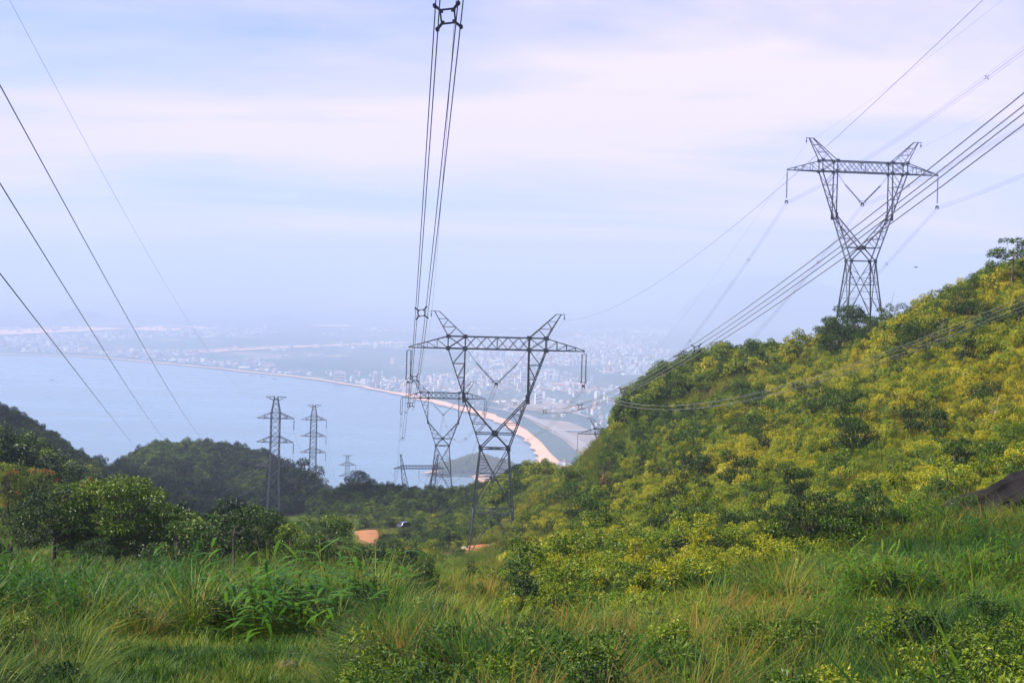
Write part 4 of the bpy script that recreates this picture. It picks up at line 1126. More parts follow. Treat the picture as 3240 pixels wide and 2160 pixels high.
T = 'tree'
put(P_big, 400, 68, 1, .40, 'broad spreading tree with layered dark green crown in front of the left hills', T, ytop=1497, h0=8.6, name='broadleaf_tree', rz=.5)
put(P_dark, 196, 66, 1, .16, 'dark brownish-green tree left of the broad layered tree', T, ytop=1530, h0=7.1)
put(P_tall, 250, 105, 1, .10, 'tall narrow dark tree rising behind the left end of the broad layered tree', T, ytop=1462, h0=8.1)
put(P_fork, 1030, 60, 1, .32, 'two-lobed round green tree standing alone left of the orange earth track', T, ytop=1603, h0=5.5, rz=0)
put(P_small, 932, 62, 1, .45, 'small round yellow-green tree just left of the two-lobed tree', T, ytop=1638, h0=3.5)
put(P_dark, 835, 64, (.7,.7,.7), .26, 'dark tree at the foot of the tallest slim mast', T, ytop=1592, h0=7.1)
put(P_sparse, 770, 62, 1, .18, 'thin reddish-dark tree at the left foot of the tallest slim mast', T, ytop=1572, h0=6.1)
put(P_dark, 690, 66, 1, .22, 'dark bush-like tree between the broad layered tree and the tallest slim mast', T, ytop=1660, h0=7.1)
put(P_small, 600, 60, 1, .30, 'low dark tree beside the right edge of the broad layered tree', T, ytop=1640, h0=3.5)
put(P_dark, 60, 70, 1, .22, 'dark tree at the left edge of the photo below the orange blossoms', T, ytop=1590, h0=7.1)
put(P_dark, 320, 60, 1, .20, 'dark leafy tree in front of the trunk of the broad layered tree', T, ytop=1690, h0=7.1)
put(P_small, 520, 56, 1, .28, 'small dark tree under the right side of the broad layered crown', T, ytop=1700, h0=3.5)
# flame trees with blossom
def flame(px, D, ytop, tint, spots, label):
    r = put(P_dark, px, D, 1, tint, label, T, ytop=ytop, h0=7.1, name='flame_tree'); s = r.scale[0]
    base = np.array(r.location)
    mb = MB(); Vs = []; Fs = []; lv = []; off = 0
    for (fx, fy, rad) in spots:
        c = U(fx, fy, D-2.2*s*.9)-base; n = 15
        d = rdir(n, -.3, 1); P = c+d*rad*R.uniform(.3, 1, n)[:, None]
        V, Fc, l = leaves(P, d+rdir(n)*.5, rdir(n), .16, .11); Vs.append(V); Fs.append(Fc+off); lv.append(l); off += len(V)
    V = np.concatenate(Vs); o = mesh_obj('blossom', V, np.concatenate(Fs), [M['flower']]); set_lv(o, np.concatenate(lv)); o['tint'] = .6
    o.parent = r; o.matrix_parent_inverse = Matrix.Identity(4)
    inv = (Matrix.Rotation(r.rotation_euler[2], 4, 'Z') @ Matrix.Scale(s, 4)).inverted(); o.data.transform(inv)
    return r
flame(45, 118, 1455, .55, [(25,1500,.35), (40,1497,.5), (48,1495,.4), (55,1560,.25), (18,1600,.3)], 'flame tree with orange-red blossom nearest the left edge of the photo')
flame(135, 120, 1470, .5, [(100,1491,.3), (117,1493,.4), (140,1490,.3), (152,1500,.35), (162,1495,.45), (181,1521,.3)], 'flame tree with orange-red blossom, second from the left edge')
flame(285, 100, 1505, .4, [(264,1534,.3), (283,1527,.4), (290,1519,.28)], 'flame tree with a few orange blossoms beside the tall narrow dark tree')
# ridge trees
put(P_dark, 75, 440, 1, .15, 'rounded dark tree highest on the far left ridge', T, ytop=1298, h0=7.1)
put(P_dark, 45, 300, 1, .2, 'wide dark tree on the left ridge at the frame edge', T, ytop=1312, h0=12)
put(P_wide, 130, 430, .8, .15, 'dark tree on the left ridge where it steps down', T, ytop=1352, h0=8.1)
put(P_umb, 218, 425, 1, .3, 'flat-topped tree silhouetted on the left ridge', T, ytop=1392, h0=7.1)
put(P_tall, 273, 430, 1, .15, 'pointed dark tree silhouetted on the left ridge', T, ytop=1412, h0=8.1)
put(P_dark, 325, 440, 1, .15, 'round dark tree at the low end of the left ridge', T, ytop=1436, h0=7.1)
put(P_dark, 405, 480, 1, .15, 'dark tree at the saddle between left ridge and round hill', T, ytop=1446, h0=7.1)
put(P_wide, 945, 470, .9, .12, 'dark tree on the right shoulder of the round hill between the two nearer masts', T, ytop=1450, h0=8.1)
put(P_dark, 1012, 545, 1, .12, 'dark tree at the foot of the middle slim mast', T, ytop=1490, h0=7.1)
put(P_dark, 1052, 560, 1, .12, 'last small dark tree where the round hill meets the water', T, ytop=1530, h0=7.1)
put(P_wide, 1155, 395, .8, .13, 'dark spreading tree crowning the left end of the middle hill', T, ytop=1487, h0=8.1)
put(P_dark, 1190, 400, .8, .15, 'dark tree right of the spreading tree on the middle hill', T, ytop=1510, h0=7.1)
put(P_dark, 1120, 400, .8, .15, 'dark tree left of the spreading tree on the middle hill', T, ytop=1522, h0=7.1)
put(P_wide, 1650, 310, .8, .10, 'dark round tree behind the right leg of the nearest pylon, left one of three', T, ytop=1468, h0=8.1)
put(P_wide, 1712, 308, .8, .10, 'dark round tree right of the nearest pylon, middle one of three below the beach', T, ytop=1472, h0=8.1)
put(P_dark, 1742, 300, .8, .12, 'dark tree right of the nearest pylon, right one of three, touching the bright slope', T, ytop=1484, h0=7.1)
put(P_dark, 1560, 380, .8, .12, 'small dark tree seen between the legs of the nearest pylon', T, ytop=1528, h0=7.1)
# right hill
put(P_wide, 2700, 205, 1, .24, 'large dark tree hiding the foot of the hilltop pylon', T, ytop=962, h0=8.1, name='broadleaf_tree')
put(P_umb, 2668, 212, 1, .20, 'dark leaning tree left of the foot of the hilltop pylon', T, ytop=985, h0=7.1)
put(P_dark, 2760, 196, 1, .30, 'dark green tree under the right legs of the hilltop pylon', T, ytop=1000, h0=7.1)
put(P_wide, 2655, 200, 1, .22, 'dark rounded tree left of the large dark one at the hilltop pylon', T, ytop=1020, h0=8.1)
put(P_wide, 2745, 186, 1, .26, 'dark tree in front of the large dark one at the hilltop pylon', T, ytop=1035, h0=8.1)
put(P_dark, 2830, 178, 1, .30, 'green rounded tree between the hilltop pylon and the ridge trees', T, ytop=1010, h0=7.1)
put(P_sparse, 2812, 186, 1, .36, 'slender tree with leaf tufts just right of the hilltop pylon', T, ytop=946, h0=6.1)
put(P_sparse, 2865, 180, 1, .32, 'thin tree second to the right of the hilltop pylon', T, ytop=985, h0=6.1)
put(P_sparse, 2920, 172, 1, .42, 'pale twiggy tree on the ridge line right of the hilltop pylon', T, ytop=945, h0=6.1)
put(P_sparse, 2995, 162, 1, .33, 'small tufted tree standing out of the ridge against the sky', T, ytop=892, h0=6.1)
put(P_dark, 3035, 150, 1, .28, 'dense dark green tree on the right ridge', T, ytop=895, h0=7.1)
put(P_dark, 3095, 158, 1, .34, 'small dark tree on the skyline below the flat-topped tree', T, ytop=855, h0=7.1)
put(P_umb, 3200, 150, (1.3,1.3,1), .34, 'large flat-topped tree against the sky at the right edge', T, ytop=735, h0=7.1, name='umbrella_tree')
put(P_umb, 3275, 150, 1, .34, 'spreading tree cut off by the right edge of the photo', T, ytop=745, h0=7.1, name='umbrella_tree')
put(P_pale, 2300, 250, 1, .42, 'tree with a tall pale trunk on the knoll, centre of the ridge', T, ytop=1078, h0=7.6)
put(P_pale, 2150, 255, 1, .40, 'tree with a pale bare trunk at the left end of the knoll', T, ytop=1122, h0=7.6)
put(P_dark, 2110, 250, 1, .34, 'rounded dark tree on the left edge of the knoll beside the wires', T, ytop=1135, h0=7.1)
put(P_wide, 2220, 250, .8, .45, 'broad tree on the knoll skyline between the two pale trunks', T, ytop=1100, h0=8.1)
put(P_sparse, 2395, 250, 1, .28, 'feathery upright tree on the knoll skyline', T, ytop=1072, h0=6.1)
put(P_dark, 2450, 245, 1, .22, 'dense dark blue-green tree on the knoll skyline', T, ytop=1078, h0=7.1)
put(P_dark, 2510, 245, 1, .45, 'light green rounded tree at the right end of the knoll', T, ytop=1100, h0=7.1)
put(P_dark, 2065, 245, 1, .35, 'dark tree on the steep left flank of the knoll', T, ytop=1180, h0=7.1)
def dead(px, yb, yt, wood, label):
    mb, _ = tree_geo(6, 1.6, 4.2, 12, 6, .1, .05, tr=.10, rc=1.0); D = D_at(px, yb, 40)
    o = mb.build('dead_tree', wood, smooth=True); x = (px-HX)/F*D; z = float(H(np.array([x]), np.array([D]))[0]); s = max(.3, (U(px, yt, D)[2]-z)/6.0)
    o.location = (x, D, z); o.scale = (s, s, s); o.rotation_euler = (.1, .15, random.uniform(0, 6)); tag(o, label, T)
M['brownwood'] = simple('brown_dead_wood', (.16,.08,.05), .9, var=.3)
dead(1914, 1590, 1440, M['brownwood'], 'slim brown dead trunk standing on the lit slope below the knoll')
dead(3075, 1050, 965, M['brownwood'], 'bare brown branches of a dead tree on the upper right slope')
dead(2990, 1080, 1000, M['palewood'], 'low dead tree with pale twigs beside the flat rock slab')
dead(3150, 1350, 1250, M['palewood'], 'pale dead twigs on the slope above the black rock')
dead(2925, 1000, 925, M['palewood'], 'bleached leafless treetop on the ridge right of the hilltop pylon')
# bigger shrubs & small trees on the slope
for (px, yb, yt, p, h0, ti, lb) in (
 (1935,1705,1600,P_dark,7.1,.18,'dark wide bush alone in the middle of the bright slope'),
 (2262,1830,1672,P_sparse,6.1,.12,'small dark tree with a thin bare stem and two leafy tops on the slope'),
 (2150,1800,1685,P_sparse,6.1,.30,'thin twiggy little tree left of the bare-stemmed one'),
 (2345,1390,1318,P_dark,7.1,.20,'dark shrub high on the bright slope under the sagging wires'),
 (2410,1660,1545,P_small,3.5,.55,'yellow-topped dense bush right of the slope centre'),
 (2500,1740,1580,P_dark,7.1,.12,'black-green bush left of the dark thicket on the right slope'),
 (2590,1765,1540,P_dark,7.1,.12,'tall blackish tree in the middle of the dark thicket on the right slope'),
 (2680,1755,1570,P_dark,7.1,.19,'dark leafy tree with visible stem in the thicket on the right slope'),
 (2790,1745,1560,P_dark,7.1,.16,'dark bush at the right end of the thicket next to the black rock'),
 (2640,1625,1490,P_dark,7.1,.38,'green bush above the dark thicket on the right slope'),
 (2840,1530,1415,P_dark,7.1,.58,'yellowish bush above the dark thicket'),
 (2960,1495,1400,P_dark,7.1,.52,'yellow-green dense bush above the black rock'),
 (2760,1640,1500,P_small,3.5,.30,'round green bush between the thicket and the yellowish bush above it'),
 (1640,1925,1810,P_dark,7.1,.14,'dark round bush at the bottom of the bright slope, right of two'),
 (1530,1925,1830,P_small,3.5,.28,'green round bush at the bottom of the bright slope, left of two'),
 (1990,1805,1745,P_small,3.5,.20,'small dark bush in the lower centre of the slope'),
 (1790,1835,1770,P_small,3.5,.25,'small dark bush near the valley bottom right of the nearest pylon'),
 (1440,1745,1668,P_tall,8.1,.10,'narrow dark little tree left of the nearest pylon'),
 (1275,1840,1735,P_small,3.5,.38,'bright green dense bush below the orange earth track'),
 (1335,1860,1790,P_small,3.5,.34,'leafy green bush right of the bright green dense one'),
 (1370,1915,1835,P_dark,7.1,.12,'brown-dark bush in the shaded hollow below the concrete slab'),
 (1260,1930,1830,P_dark,7.1,.14,'dark shaded bush beside the right edge of the big reed bank'),
 (3120,1760,1690,P_dark,7.1,.16,'dark bush at the right edge under the black rock'),
 (3200,1960,1860,P_small,3.5,.30,'leafy dark bush at the right edge of the foreground')):
    D = D_at(px, yb, 22)
    put(p, px, D, 1, ti, lb, 'bush' if p is not P_sparse else T, ytop=yt, h0=h0, name='bush' if p is not P_sparse else 'tree')
# grouped shrubs (single meshes, too small to show stems)
SHR = []
for i, (a, b) in enumerate(((1.5, 2.1), (1.2, 2.6), (1.7, 1.8))):
    SHR.append(bushp('shrub_p', a, b, 13, 170, .15, .065, .75))
def shrubs(n, a, b, c, d, s0, s1, ti, label, group, mask=None):
    x, y = sample(n*3, a, b, c, d); k = keep_off(x, y, [(TW['T1'][0], TW['T1'][1], 8)]); k &= ~((pxk(x, y) > 1120)&(pxk(x, y) < 1650)&(y > 40)&(y < 312)&((pxk(x, y) > 1370)|(pxk(x, y) < 1240)))
    if mask is not None: k &= mask(x, y)
    k &= ~((pxk(x, y) > 2900)&(y < D_at(3130, 1640, 22)+6)&(y > 34)); x, y = x[k][:n], y[k][:n]
    for X_, Y_ in zip(x, y):
        s = random.uniform(s0, s1)*(1 if Y_ < 40 else min(1.1, max(.42, Y_/115))); put(random.choice(SHR), X_/Y_*F+HX, float(Y_), (s, s, s*random.uniform(.8, 1.3)), random.uniform(*ti), label, 'shrub', group)
shrubs(170, 1600, 3300, 45, 200, .75, 1.6, (.08,.34), 'dark green shrub dotted over the sunlit right slope', 'dark shrubs dotted over the right slope')
shrubs(45, 1750, 3300, 70, 170, .6, 1.1, (.65,.85), 'yellow-leaved shrub dotted over the sunlit right slope', 'yellow shrubs dotted over the right slope')
shrubs(40, 1100, 1650, 90, 330, .6, 1.1, (.1,.4), 'small shrub on the grassy valley floor around the nearest pylon', 'shrubs on the valley floor')
shrubs(30, 1450, 2100, 42, 75, .28, .5, (.12,.35), 'low shrub along the shaded hollow between the foreground grass and the bright slope', 'shrubs in the hollow')
shrubs(34, 1500, 3350, 16, 34, .16, .32, (.15,.45), 'leafy low bush standing in the shaded foreground grass', 'leafy bushes in the foreground grass')
# reeds
REED = [reed_geo(24, .8, 2.1, .66, .06), reed_geo(16, .6, 1.7, .6, .055), reed_geo(44, 1.2, 2.4, .75, .066)]
def reed(px, D, s, ti, label, group=None, k=None):
    ti = ti*.9; r = put(REED[random.randrange(3) if k is None else k], px, D, s, ti, label, 'reeds', group, name='reed_clump'); return r
for i, (dx, dD, s) in enumerate(((0,0,1.0),)):
    reed(1000, 28.2, (1.45,1.3,.84), .5, 'largest clump of bright green broad-bladed reeds rising in the foreground left of centre', None, 2)
for (a, b, c, d, n, s0, s1, ti, lb) in (
 (740,1160,28,33,13,.5,.78,(.15,.6),'reed clump packed around the tallest reeds left of centre'),
 (-60,420,27,42,26,.5,.85,(.1,.5),'dark green reed clump on the lower left bank'),
 (1130,1700,15,24,26,.2,.4,(.3,.7),'small reed clump in the shaded grass at the bottom centre'),
 (380,800,28,46,28,.45,.85,(.1,.5),'bright reed clump in the bank behind the clearing'),
 (880,1110,34,44,6,.45,.65,(.4,.8),'sunlit yellowish reed clump on the right end of the reed bank'),
 (2400,3300,24,46,46,.35,.7,(.3,.75),'reed clump on the shaded bank below the black rock'),
 (1700,2500,15,28,44,.2,.42,(.4,.8),'reed clump at the foot of the bright slope')):
    for _ in range(n): reed(random.uniform(a, b), random.uniform(c, d), random.uniform(s0, s1), random.uniform(*ti), lb, lb.replace('reed clump', 'reed clumps')[:60])
# close broad blades at the bottom edge
NEARG = proto_grass('grass_clump', 34, .22, 1.25, .045, bend=.7, spread=.5, seg=6)
for (px, D, s, lb) in ((3080,8.2,1.0,'long-bladed green grass clump at the bottom right corner'), (3190,9.5,1.1,'long-bladed grass clump at the right edge near the corner'), (2580,9.5,.8,'long-bladed grass clump right of the bottom centre'), (2840,8.6,.8,'long-bladed grass clump between the corner and the bottom centre'), (1700,10.2,.55,'single young grass clump at the bottom edge right of centre'), (2370,10,.6,'small long-bladed grass clump at the bottom edge')):
    put(NEARG, px, D, s, .35, lb, 'grass', name='grass_clump')
# feathery tufts (small palms) by the left trees
def palm(px, D, s, label):
    mb = MB(); Vs = []; Fs = []; lv = []; off = 0
    for i in range(13):
        az = R.uniform(0, 6.28); el = R.uniform(.5, 1.2); Lg = 1.5*R.uniform(.8, 1.1); prev = None
        for q in range(15):
            u = (q+1)/15; c = np.array([math.cos(az)*Lg*u*math.cos(el), math.sin(az)*Lg*u*math.cos(el), .5+Lg*(math.sin(el)*u-.6*u*u)])
            if prev is not None: mb.tube([prev, c], .012, 4, caps=False)
            prev = c; tdir = np.array([math.cos(az), math.sin(az), .2]); sd = np.array([-math.sin(az), math.cos(az), 0])
            for s2 in (-1, 1):
                V, Fc, l = leaves(np.array([c]), np.array([sd*s2+tdir*.6-[0,0,.3]]), np.array([[0,0,1.]]), .42*math.sin(math.pi*min(u, .93))+.05, .03); Vs.append(V); Fs.append(Fc+off); lv.append(l); off += 4
    mb.tube([(0,0,-.3), (0,0,.5)], .08, 6)
    tr = mesh_obj('stem', mb.v, mb.f, [M['wood']]); cr = mesh_obj('fronds', np.concatenate(Vs), np.concatenate(Fs), [M['leaf']]); set_lv(cr, np.concatenate(lv)); C.objects.unlink(tr); C.objects.unlink(cr)
    put([tr, cr], px, D, s, .5, label, 'palm', name='small_palm')
palm(515, 44, 1.1, 'small pale feather palm below the broad layered tree'); palm(2800, 60, 1.0, 'small feather palm at the right end of the dark thicket')

# ---------------------------------------------------------------- rocks, slab, earth, car, bird, boats
M['stone'] = simple('brown_stone', (.10,.07,.05), .9, var=.3, scale=3, bump=.5)
def rockm(name, c, r, m, label, seed=1, rough=.35, ico=5):
    import bmesh
    bm = bmesh.new(); bmesh.ops.create_icosphere(bm, subdivisions=ico, radius=1)
    for v in bm.verts:
        p = v.co; n = float(fbm(p.x*1.6+seed*7+p.z, p.y*1.6+p.z*1.3+seed, 4))-.5; n2 = float(fbm(p.x*5+seed, p.z*5+p.y*3, 3))-.5
        v.co = Vector((p.x*r[0], p.y*r[1], p.z*r[2]))*(1+rough*2*n+.22*n2)
    me = bpy.data.meshes.new(name); bm.to_mesh(me); bm.free(); me.materials.append(m)
    for p in me.polygons: p.use_smooth = False
    o = bpy.data.objects.new(name, me); C.objects.link(o); o.location = tuple(c); return tag(o, label, 'rock')
def gz(px, D): x = (px-HX)/F*D; return np.array([x, D, float(H(np.array([x]), np.array([D]))[0])])
D_ = D_at(3130, 1640, 22); c = gz(3215, D_); k_ = D_/72.0; c[2] -= .5*k_; o = rockm('boulder', c, (7.4*k_, 3.6*k_, 2.6*k_), M['rock'], 'huge black weathered boulder leaning out of the slope at the right edge', 3, .4, 6); o.rotation_euler = (0, -.38, .1)
c = gz(945, 21.5); rockm('stone', c+[0,0,.1], (.24,.2,.22), M['stone'], 'small brown stone at the edge of the clearing under the reeds', 5, .3, 3)
c = U(1568, 1752, 199.5); rockm('boulder', (c[0], c[1], TW['T1'][2]+.4), (1.9,1.5,1.2), M['rock2'], 'pale grey boulder between the feet of the nearest pylon', 8, .25, 4)
c = gz(2990, 140); rockm('boulder', c+[0,0,1.1], (.9,.8,.3), M['stone'], 'flat brown rock slab high on the right slope beside the ridge', 9, .25, 3)
# concrete apron left of the footings
t1 = TW['T1']
mb = MB(); a = U(1395, 1757, 196); b_ = U(1455, 1757, 196); c_ = U(1350, 1812, 184); d_ = U(1440, 1812, 186)
top = [(a[0], 198.5, t1[2]-.55), (t1[0]-2.6, 198.5, t1[2]-.55), (t1[0]-2.9, 195.2, t1[2]-.6), (a[0]-.3, 195.2, t1[2]-.6)]
bot = [(c_[0]-.8, 189, t1[2]-3.9), (t1[0]-4, 189, t1[2]-3.9)]
V = top+[(c_[0]-1.1, 190.2, t1[2]-3.6), (t1[0]-4, 190.2, t1[2]-3.6)]+[(p[0], p[1], p[2]-2.5) for p in top]+[(c_[0]-1.1, 190.2, t1[2]-6), (t1[0]-4, 190.2, t1[2]-6)]
mb.add(V, [(0,3,2,1), (3,4,5,2), (6,7,8,9), (9,8,11,10), (0,6,9,3), (3,9,10,4), (1,2,8,7), (2,5,11,8), (4,10,11,5), (0,1,7,6)])
o = mb.build('concrete_slab', M['concrete']); tag(o, 'sloping pale concrete slab beside the footings of the nearest pylon', 'slab')
# bare earth patches draped on the ground
def patch(pts, name, m, lift=.06, thick=None, rows=14):
    """closed outline in photo (px, distance) -> sheet following the ground"""
    P = catmull(list(pts)+[pts[0]], 5)[:-1]; cx_ = np.mean([p for p in P], axis=0); V = []; n = len(P)
    for k in range(rows+1):
        t = k/rows
        for p in P:
            q = cx_+(p-cx_)*t; x = (q[0]-HX)/F*q[1]; V.append((x, q[1], float(H(np.array([x]), np.array([q[1]]))[0])+lift*(1-t**3)-.02*t))
    Fc = []
    for k in range(rows):
        for i in range(n): j = (i+1) % n; Fc.append((k*n+i, (k+1)*n+i, (k+1)*n+j, k*n+j))
    o = mesh_obj(name, V, Fc, [m], smooth=True); 
    o.data.flip_normals() if o.data.polygons[len(Fc)//2].normal.z < 0 else None
    return tag(o, kind='structure')
patch([(1120,300),(1190,306),(1250,300),(1262,290),(1222,268),(1212,235),(1215,200),(1180,192),(1155,225),(1138,265)], 'dirt_track', M['dirt'], .12)
patch([(1480,193),(1560,190),(1640,196),(1650,206),(1580,212),(1500,209)], 'bare_earth', M['dirt'], .05)
patch([(1335,409),(1400,404),(1465,408),(1475,420),(1400,428),(1330,424)], 'bare_earth', M['dirt'], .15)
patch([(1200,14.4),(1330,13.6),(1480,14.0),(1540,14.6),(1400,15.2),(1260,15.2)], 'bare_earth', M['dirt'], .03)
M['turf_earth'] = simple('worn_turf', (.12,.10,.035), .95, var=.4, scale=2, bump=.4)
patch([(240,22),(420,19),(700,18),(1000,19),(1110,22),(1020,25.5),(760,26),(480,25.5),(300,24.5)], 'clearing', M['turf_earth'], .03)
c = U(1478, 1562, 414)
mb = MB()
for i in range(16): mb.box((random.uniform(-2.6,2.6), random.uniform(-1,1), random.uniform(0,.7)), (random.uniform(.5,1.6), random.uniform(.4,1), random.uniform(.15,.5)), random.uniform(0,3))
o = mb.build('rubble_pile', M['concrete']); o.location = (c[0], c[1], TW['T2'][2]+.1); tag(o, 'small grey heap of rubble at the right foot of the second pylon', 'rubble')
mb = MB(); mb.box((0,0,.25), (8.5,.5,.5)); o = mb.build('retaining_kerb', M['concrete']); p = U(1365, 1565, 409); o.location = (p[0], p[1], TW['T2'][2]-.1); tag(o, 'long pale concrete kerb at the left foot of the second pylon', 'kerb')
# car
def car():
    g = float(H(np.array([CARP[0]]), np.array([CARP[1]]))[0])
    root = empty('car', (CARP[0], CARP[1], g+.1), R_(48)); tag(root, 'dark blue-grey car parked on the earth track beyond the long grass', 'car')
    prof = [(-2.15,.35), (-2.2,.75), (-2.1,1.0), (-1.9,1.08), (1.15,1.0), (1.9,.88), (2.15,.7), (2.18,.38)]
    mb = MB(); n = len(prof)
    V = [(x, -.85, z) for x, z in prof]+[(x, .85, z) for x, z in prof]
    mb.add(V, [tuple(range(n-1,-1,-1)), tuple(range(n, 2*n))]+[(i, (i+1) % n, (i+1) % n+n, i+n) for i in range(n)])
    mb.build('body', M['paint'], root)
    mb = MB(); V = [(-1.95,-.78,1.07), (1.15,-.78,1.02), (.45,-.66,1.55), (-1.55,-.66,1.6)]; V += [(x, -y, z) for x, y, z in V]
    mb.add(V, [(0,1,2,3), (7,6,5,4), (1,5,6,2), (3,7,4,0)]); mb.build('window', M['glass'], root)
    mb = MB(); mb.box((-.55,0,1.6), (2.0,1.34,.07)); mb.build('roof', M['paint'], root)
    mb = MB()
    for s in (-1, 1):
        for (a, b) in (((-1.95,1.07),(-1.55,1.6)), ((1.15,1.02),(.45,1.55)), ((-.4,1.05),(-.45,1.58))): mb.beam((a[0], s*.79, a[1]), (b[0], s*.68, b[1]), .08)
    mb.build('window_pillar', M['paint'], root)
    for x in (-1.35, 1.35):
        for s in (-1, 1):
            mb = MB(); mb.tube([(x, s*.72, .33), (x, s*.9, .33)], .33, 16); mb.build('wheel', M['rubber'], root)
    for s in (-1, 1):
        mb = MB(); mb.box((2.12, s*.6, .72), (.12,.35,.16)); mb.build('headlight', M['concrete'], root)
        mb = MB(); mb.box((-2.18, s*.65, .85), (.06,.25,.2)); mb.build('tail_light', M['b_rd'], root)
car()
# bird
p = U(2898, 846, 95); mb = MB()
mb.tube([(-.22,0,0), (-.1,0,.01), (.06,0,.02), (.16,0,.03), (.22,0,.02)], [.012,.04,.05,.03,.008], 8)
root = empty('bird', p, .2); root.scale = (.7, .7, .7); tag(root, 'small dark bird gliding in the open sky right of the hilltop pylon', 'bird')
mb.add([(-.22,-.05,0), (-.36,-.06,0), (-.36,.06,0), (-.22,.05,0)], [(0,1,2,3)]); mb.build('body', M['feather'], root)
for s in (-1, 1):
    mb = MB(); mb.add([(.08,s*.03,.03), (.1,s*.25,.09), (.02,s*.5,.05), (-.06,s*.24,.08), (-.08,s*.03,.03), (.08,s*.03,.02), (.1,s*.25,.08), (.02,s*.5,.045), (-.06,s*.24,.07), (-.08,s*.03,.02)], [(0,1,3,4), (1,2,3), (9,8,6,5), (8,7,6)])
    mb.build('wing', M['feather'], root)
for i, (a, b) in enumerate(((797,1188), (830,1193), (868,1200), (164,1203))):
    p = Usea(a, b); mb = MB(); s = 9
    mb.add([(-s,-2,0), (s*.6,-2.2,0), (s*1.2,0,.6), (s*.6,2.2,0), (-s,2,0), (-s,-2.4,2), (s*.6,-2.8,2), (s*1.4,0,3), (s*.6,2.8,2), (-s,2.4,2)], [(0,1,6,5), (1,2,7,6), (2,3,8,7), (3,4,9,8), (4,0,5,9), (5,6,7,8,9), (4,3,2,1,0)])
    mb.box((-3,0,3.2), (5,3,2.6)); mb.beam((2,0,2), (2,0,7), .3)
    o = mb.build('fishing_boat', M['boat']); o.location = (p[0], p[1], SEA-.2); o.rotation_euler = (0, 0, .3*i)
    tag(o, ('tiny dark boat off the city beach, leftmost of three', 'tiny dark boat off the city beach, middle of three', 'tiny dark boat off the city beach, rightmost of three', 'lone tiny boat far out on the left part of the bay')[i], 'boat')

# ---------------------------------------------------------------- unseen clouds added out of frame to shade the foreground and left hills
SUN = np.array([-.68, -.04, .73]); SUN /= np.linalg.norm(SUN)
def shade_cloud(gx, gy, gz_, rx, ry, rz, alt, dens):
    import bmesh
    bm = bmesh.new(); bmesh.ops.create_icosphere(bm, subdivisions=4, radius=1)
    for v in bm.verts:
        p = v.co; n = float(fbm(p.x*2+gx*.1+9, p.y*2+p.z+gy*.1+9, 4))-.5; v.co = Vector((p.x*rx, p.y*ry, p.z*rz))*(1+.7*n)
    m, nt, N, L = mat('shade_cloud_vapour'); o_ = N.new('ShaderNodeOutputMaterial'); v = N.new('ShaderNodeVolumePrincipled'); v.inputs['Color'].default_value = (1,1,1,1)
    v.inputs['Density'].default_value = dens; L.new(v.outputs[0], o_.inputs['Volume'])
    me = bpy.data.meshes.new('shade_cloud'); bm.to_mesh(me); bm.free(); me.materials.append(m)
    o = bpy.data.objects.new('shade_cloud', me); C.objects.link(o); t = (alt-gz_)/SUN[2]; c = np.array([gx, gy, gz_])+SUN*t
    o.location = tuple(float(a) for a in c); tag(o, kind='structure')
shade_cloud(0, 2, -4, 70, 22, 13, 520, .011)
shade_cloud(36, 38, -8, 27, 18, 11, 600, .010)
shade_cloud(-190, 430, -60, 100, 80, 20, 560, .035)
shade_cloud(-45, 400, -68, 52, 36, 14, 660, .03)
shade_cloud(-100, 640, -60, 60, 70, 16, 700, .03)

# ---------------------------------------------------------------- haze
TOPZ = 330.0
hz_b = [(-48000,-400,SEA-1.5), (48000,-400,SEA-1.5), (48000,48000,SEA-1.5), (-48000,48000,SEA-1.5), (-48000,-400,TOPZ), (48000,-400,TOPZ), (48000,48000,TOPZ), (-48000,48000,TOPZ)]
ho = mesh_obj('haze', hz_b, [(3,2,1,0), (4,5,6,7), (0,1,5,4), (1,2,6,5), (2,3,7,6), (3,0,4,7)])
m, nt, N, L = mat('haze_air'); o_ = N.new('ShaderNodeOutputMaterial'); v = N.new('ShaderNodeVolumePrincipled')
v.inputs['Color'].default_value = HAZE_COL if 'HAZE_COL' in globals() else (.665,.765,1.0,1); v.inputs['Density'].default_value = 1.95e-4; v.inputs['Anisotropy'].default_value = .0
L.new(v.outputs[0], o_.inputs['Volume']); ho.data.materials.append(m); tag(ho, 'pale blue sea haze filling the air over the bay', 'haze', kind='stuff')

# ---------------------------------------------------------------- sky, sun, camera
w = bpy.data.worlds.new('World'); bpy.context.scene.world = w; w.use_nodes = True; nt = w.node_tree; N = nt.nodes; L = nt.links
for n in list(N): N.remove(n)
out = N.new('ShaderNodeOutputWorld'); bg = N.new('ShaderNodeBackground'); bg.inputs['Strength'].default_value = .067
sky = N.new('ShaderNodeTexSky'); sky.sky_type = 'NISHITA'; sky.sun_disc = False
el = math.asin(SUN[2]); sky.sun_elevation = el; sky.sun_rotation = math.atan2(SUN[0], SUN[1]); sky.altitude = 430; sky.dust_density = 1.5; sky.ozone_density = 1.5
tc = N.new('ShaderNodeTexCoord'); sp = N.new('ShaderNodeSeparateXYZ'); L.new(tc.outputs['Generated'], sp.inputs[0])
az = N.new('ShaderNodeMath'); az.operation = 'ADD'; az.inputs[1].default_value = .10; L.new(sp.outputs['Z'], az.inputs[0])
mxz = N.new('ShaderNodeMath'); mxz.operation = 'MAXIMUM'; mxz.inputs[1].default_value = .03; L.new(az.outputs[0], mxz.inputs[0])
dx = N.new('ShaderNodeMath'); dx.operation = 'DIVIDE'; dy = N.new('ShaderNodeMath'); dy.operation = 'DIVIDE'
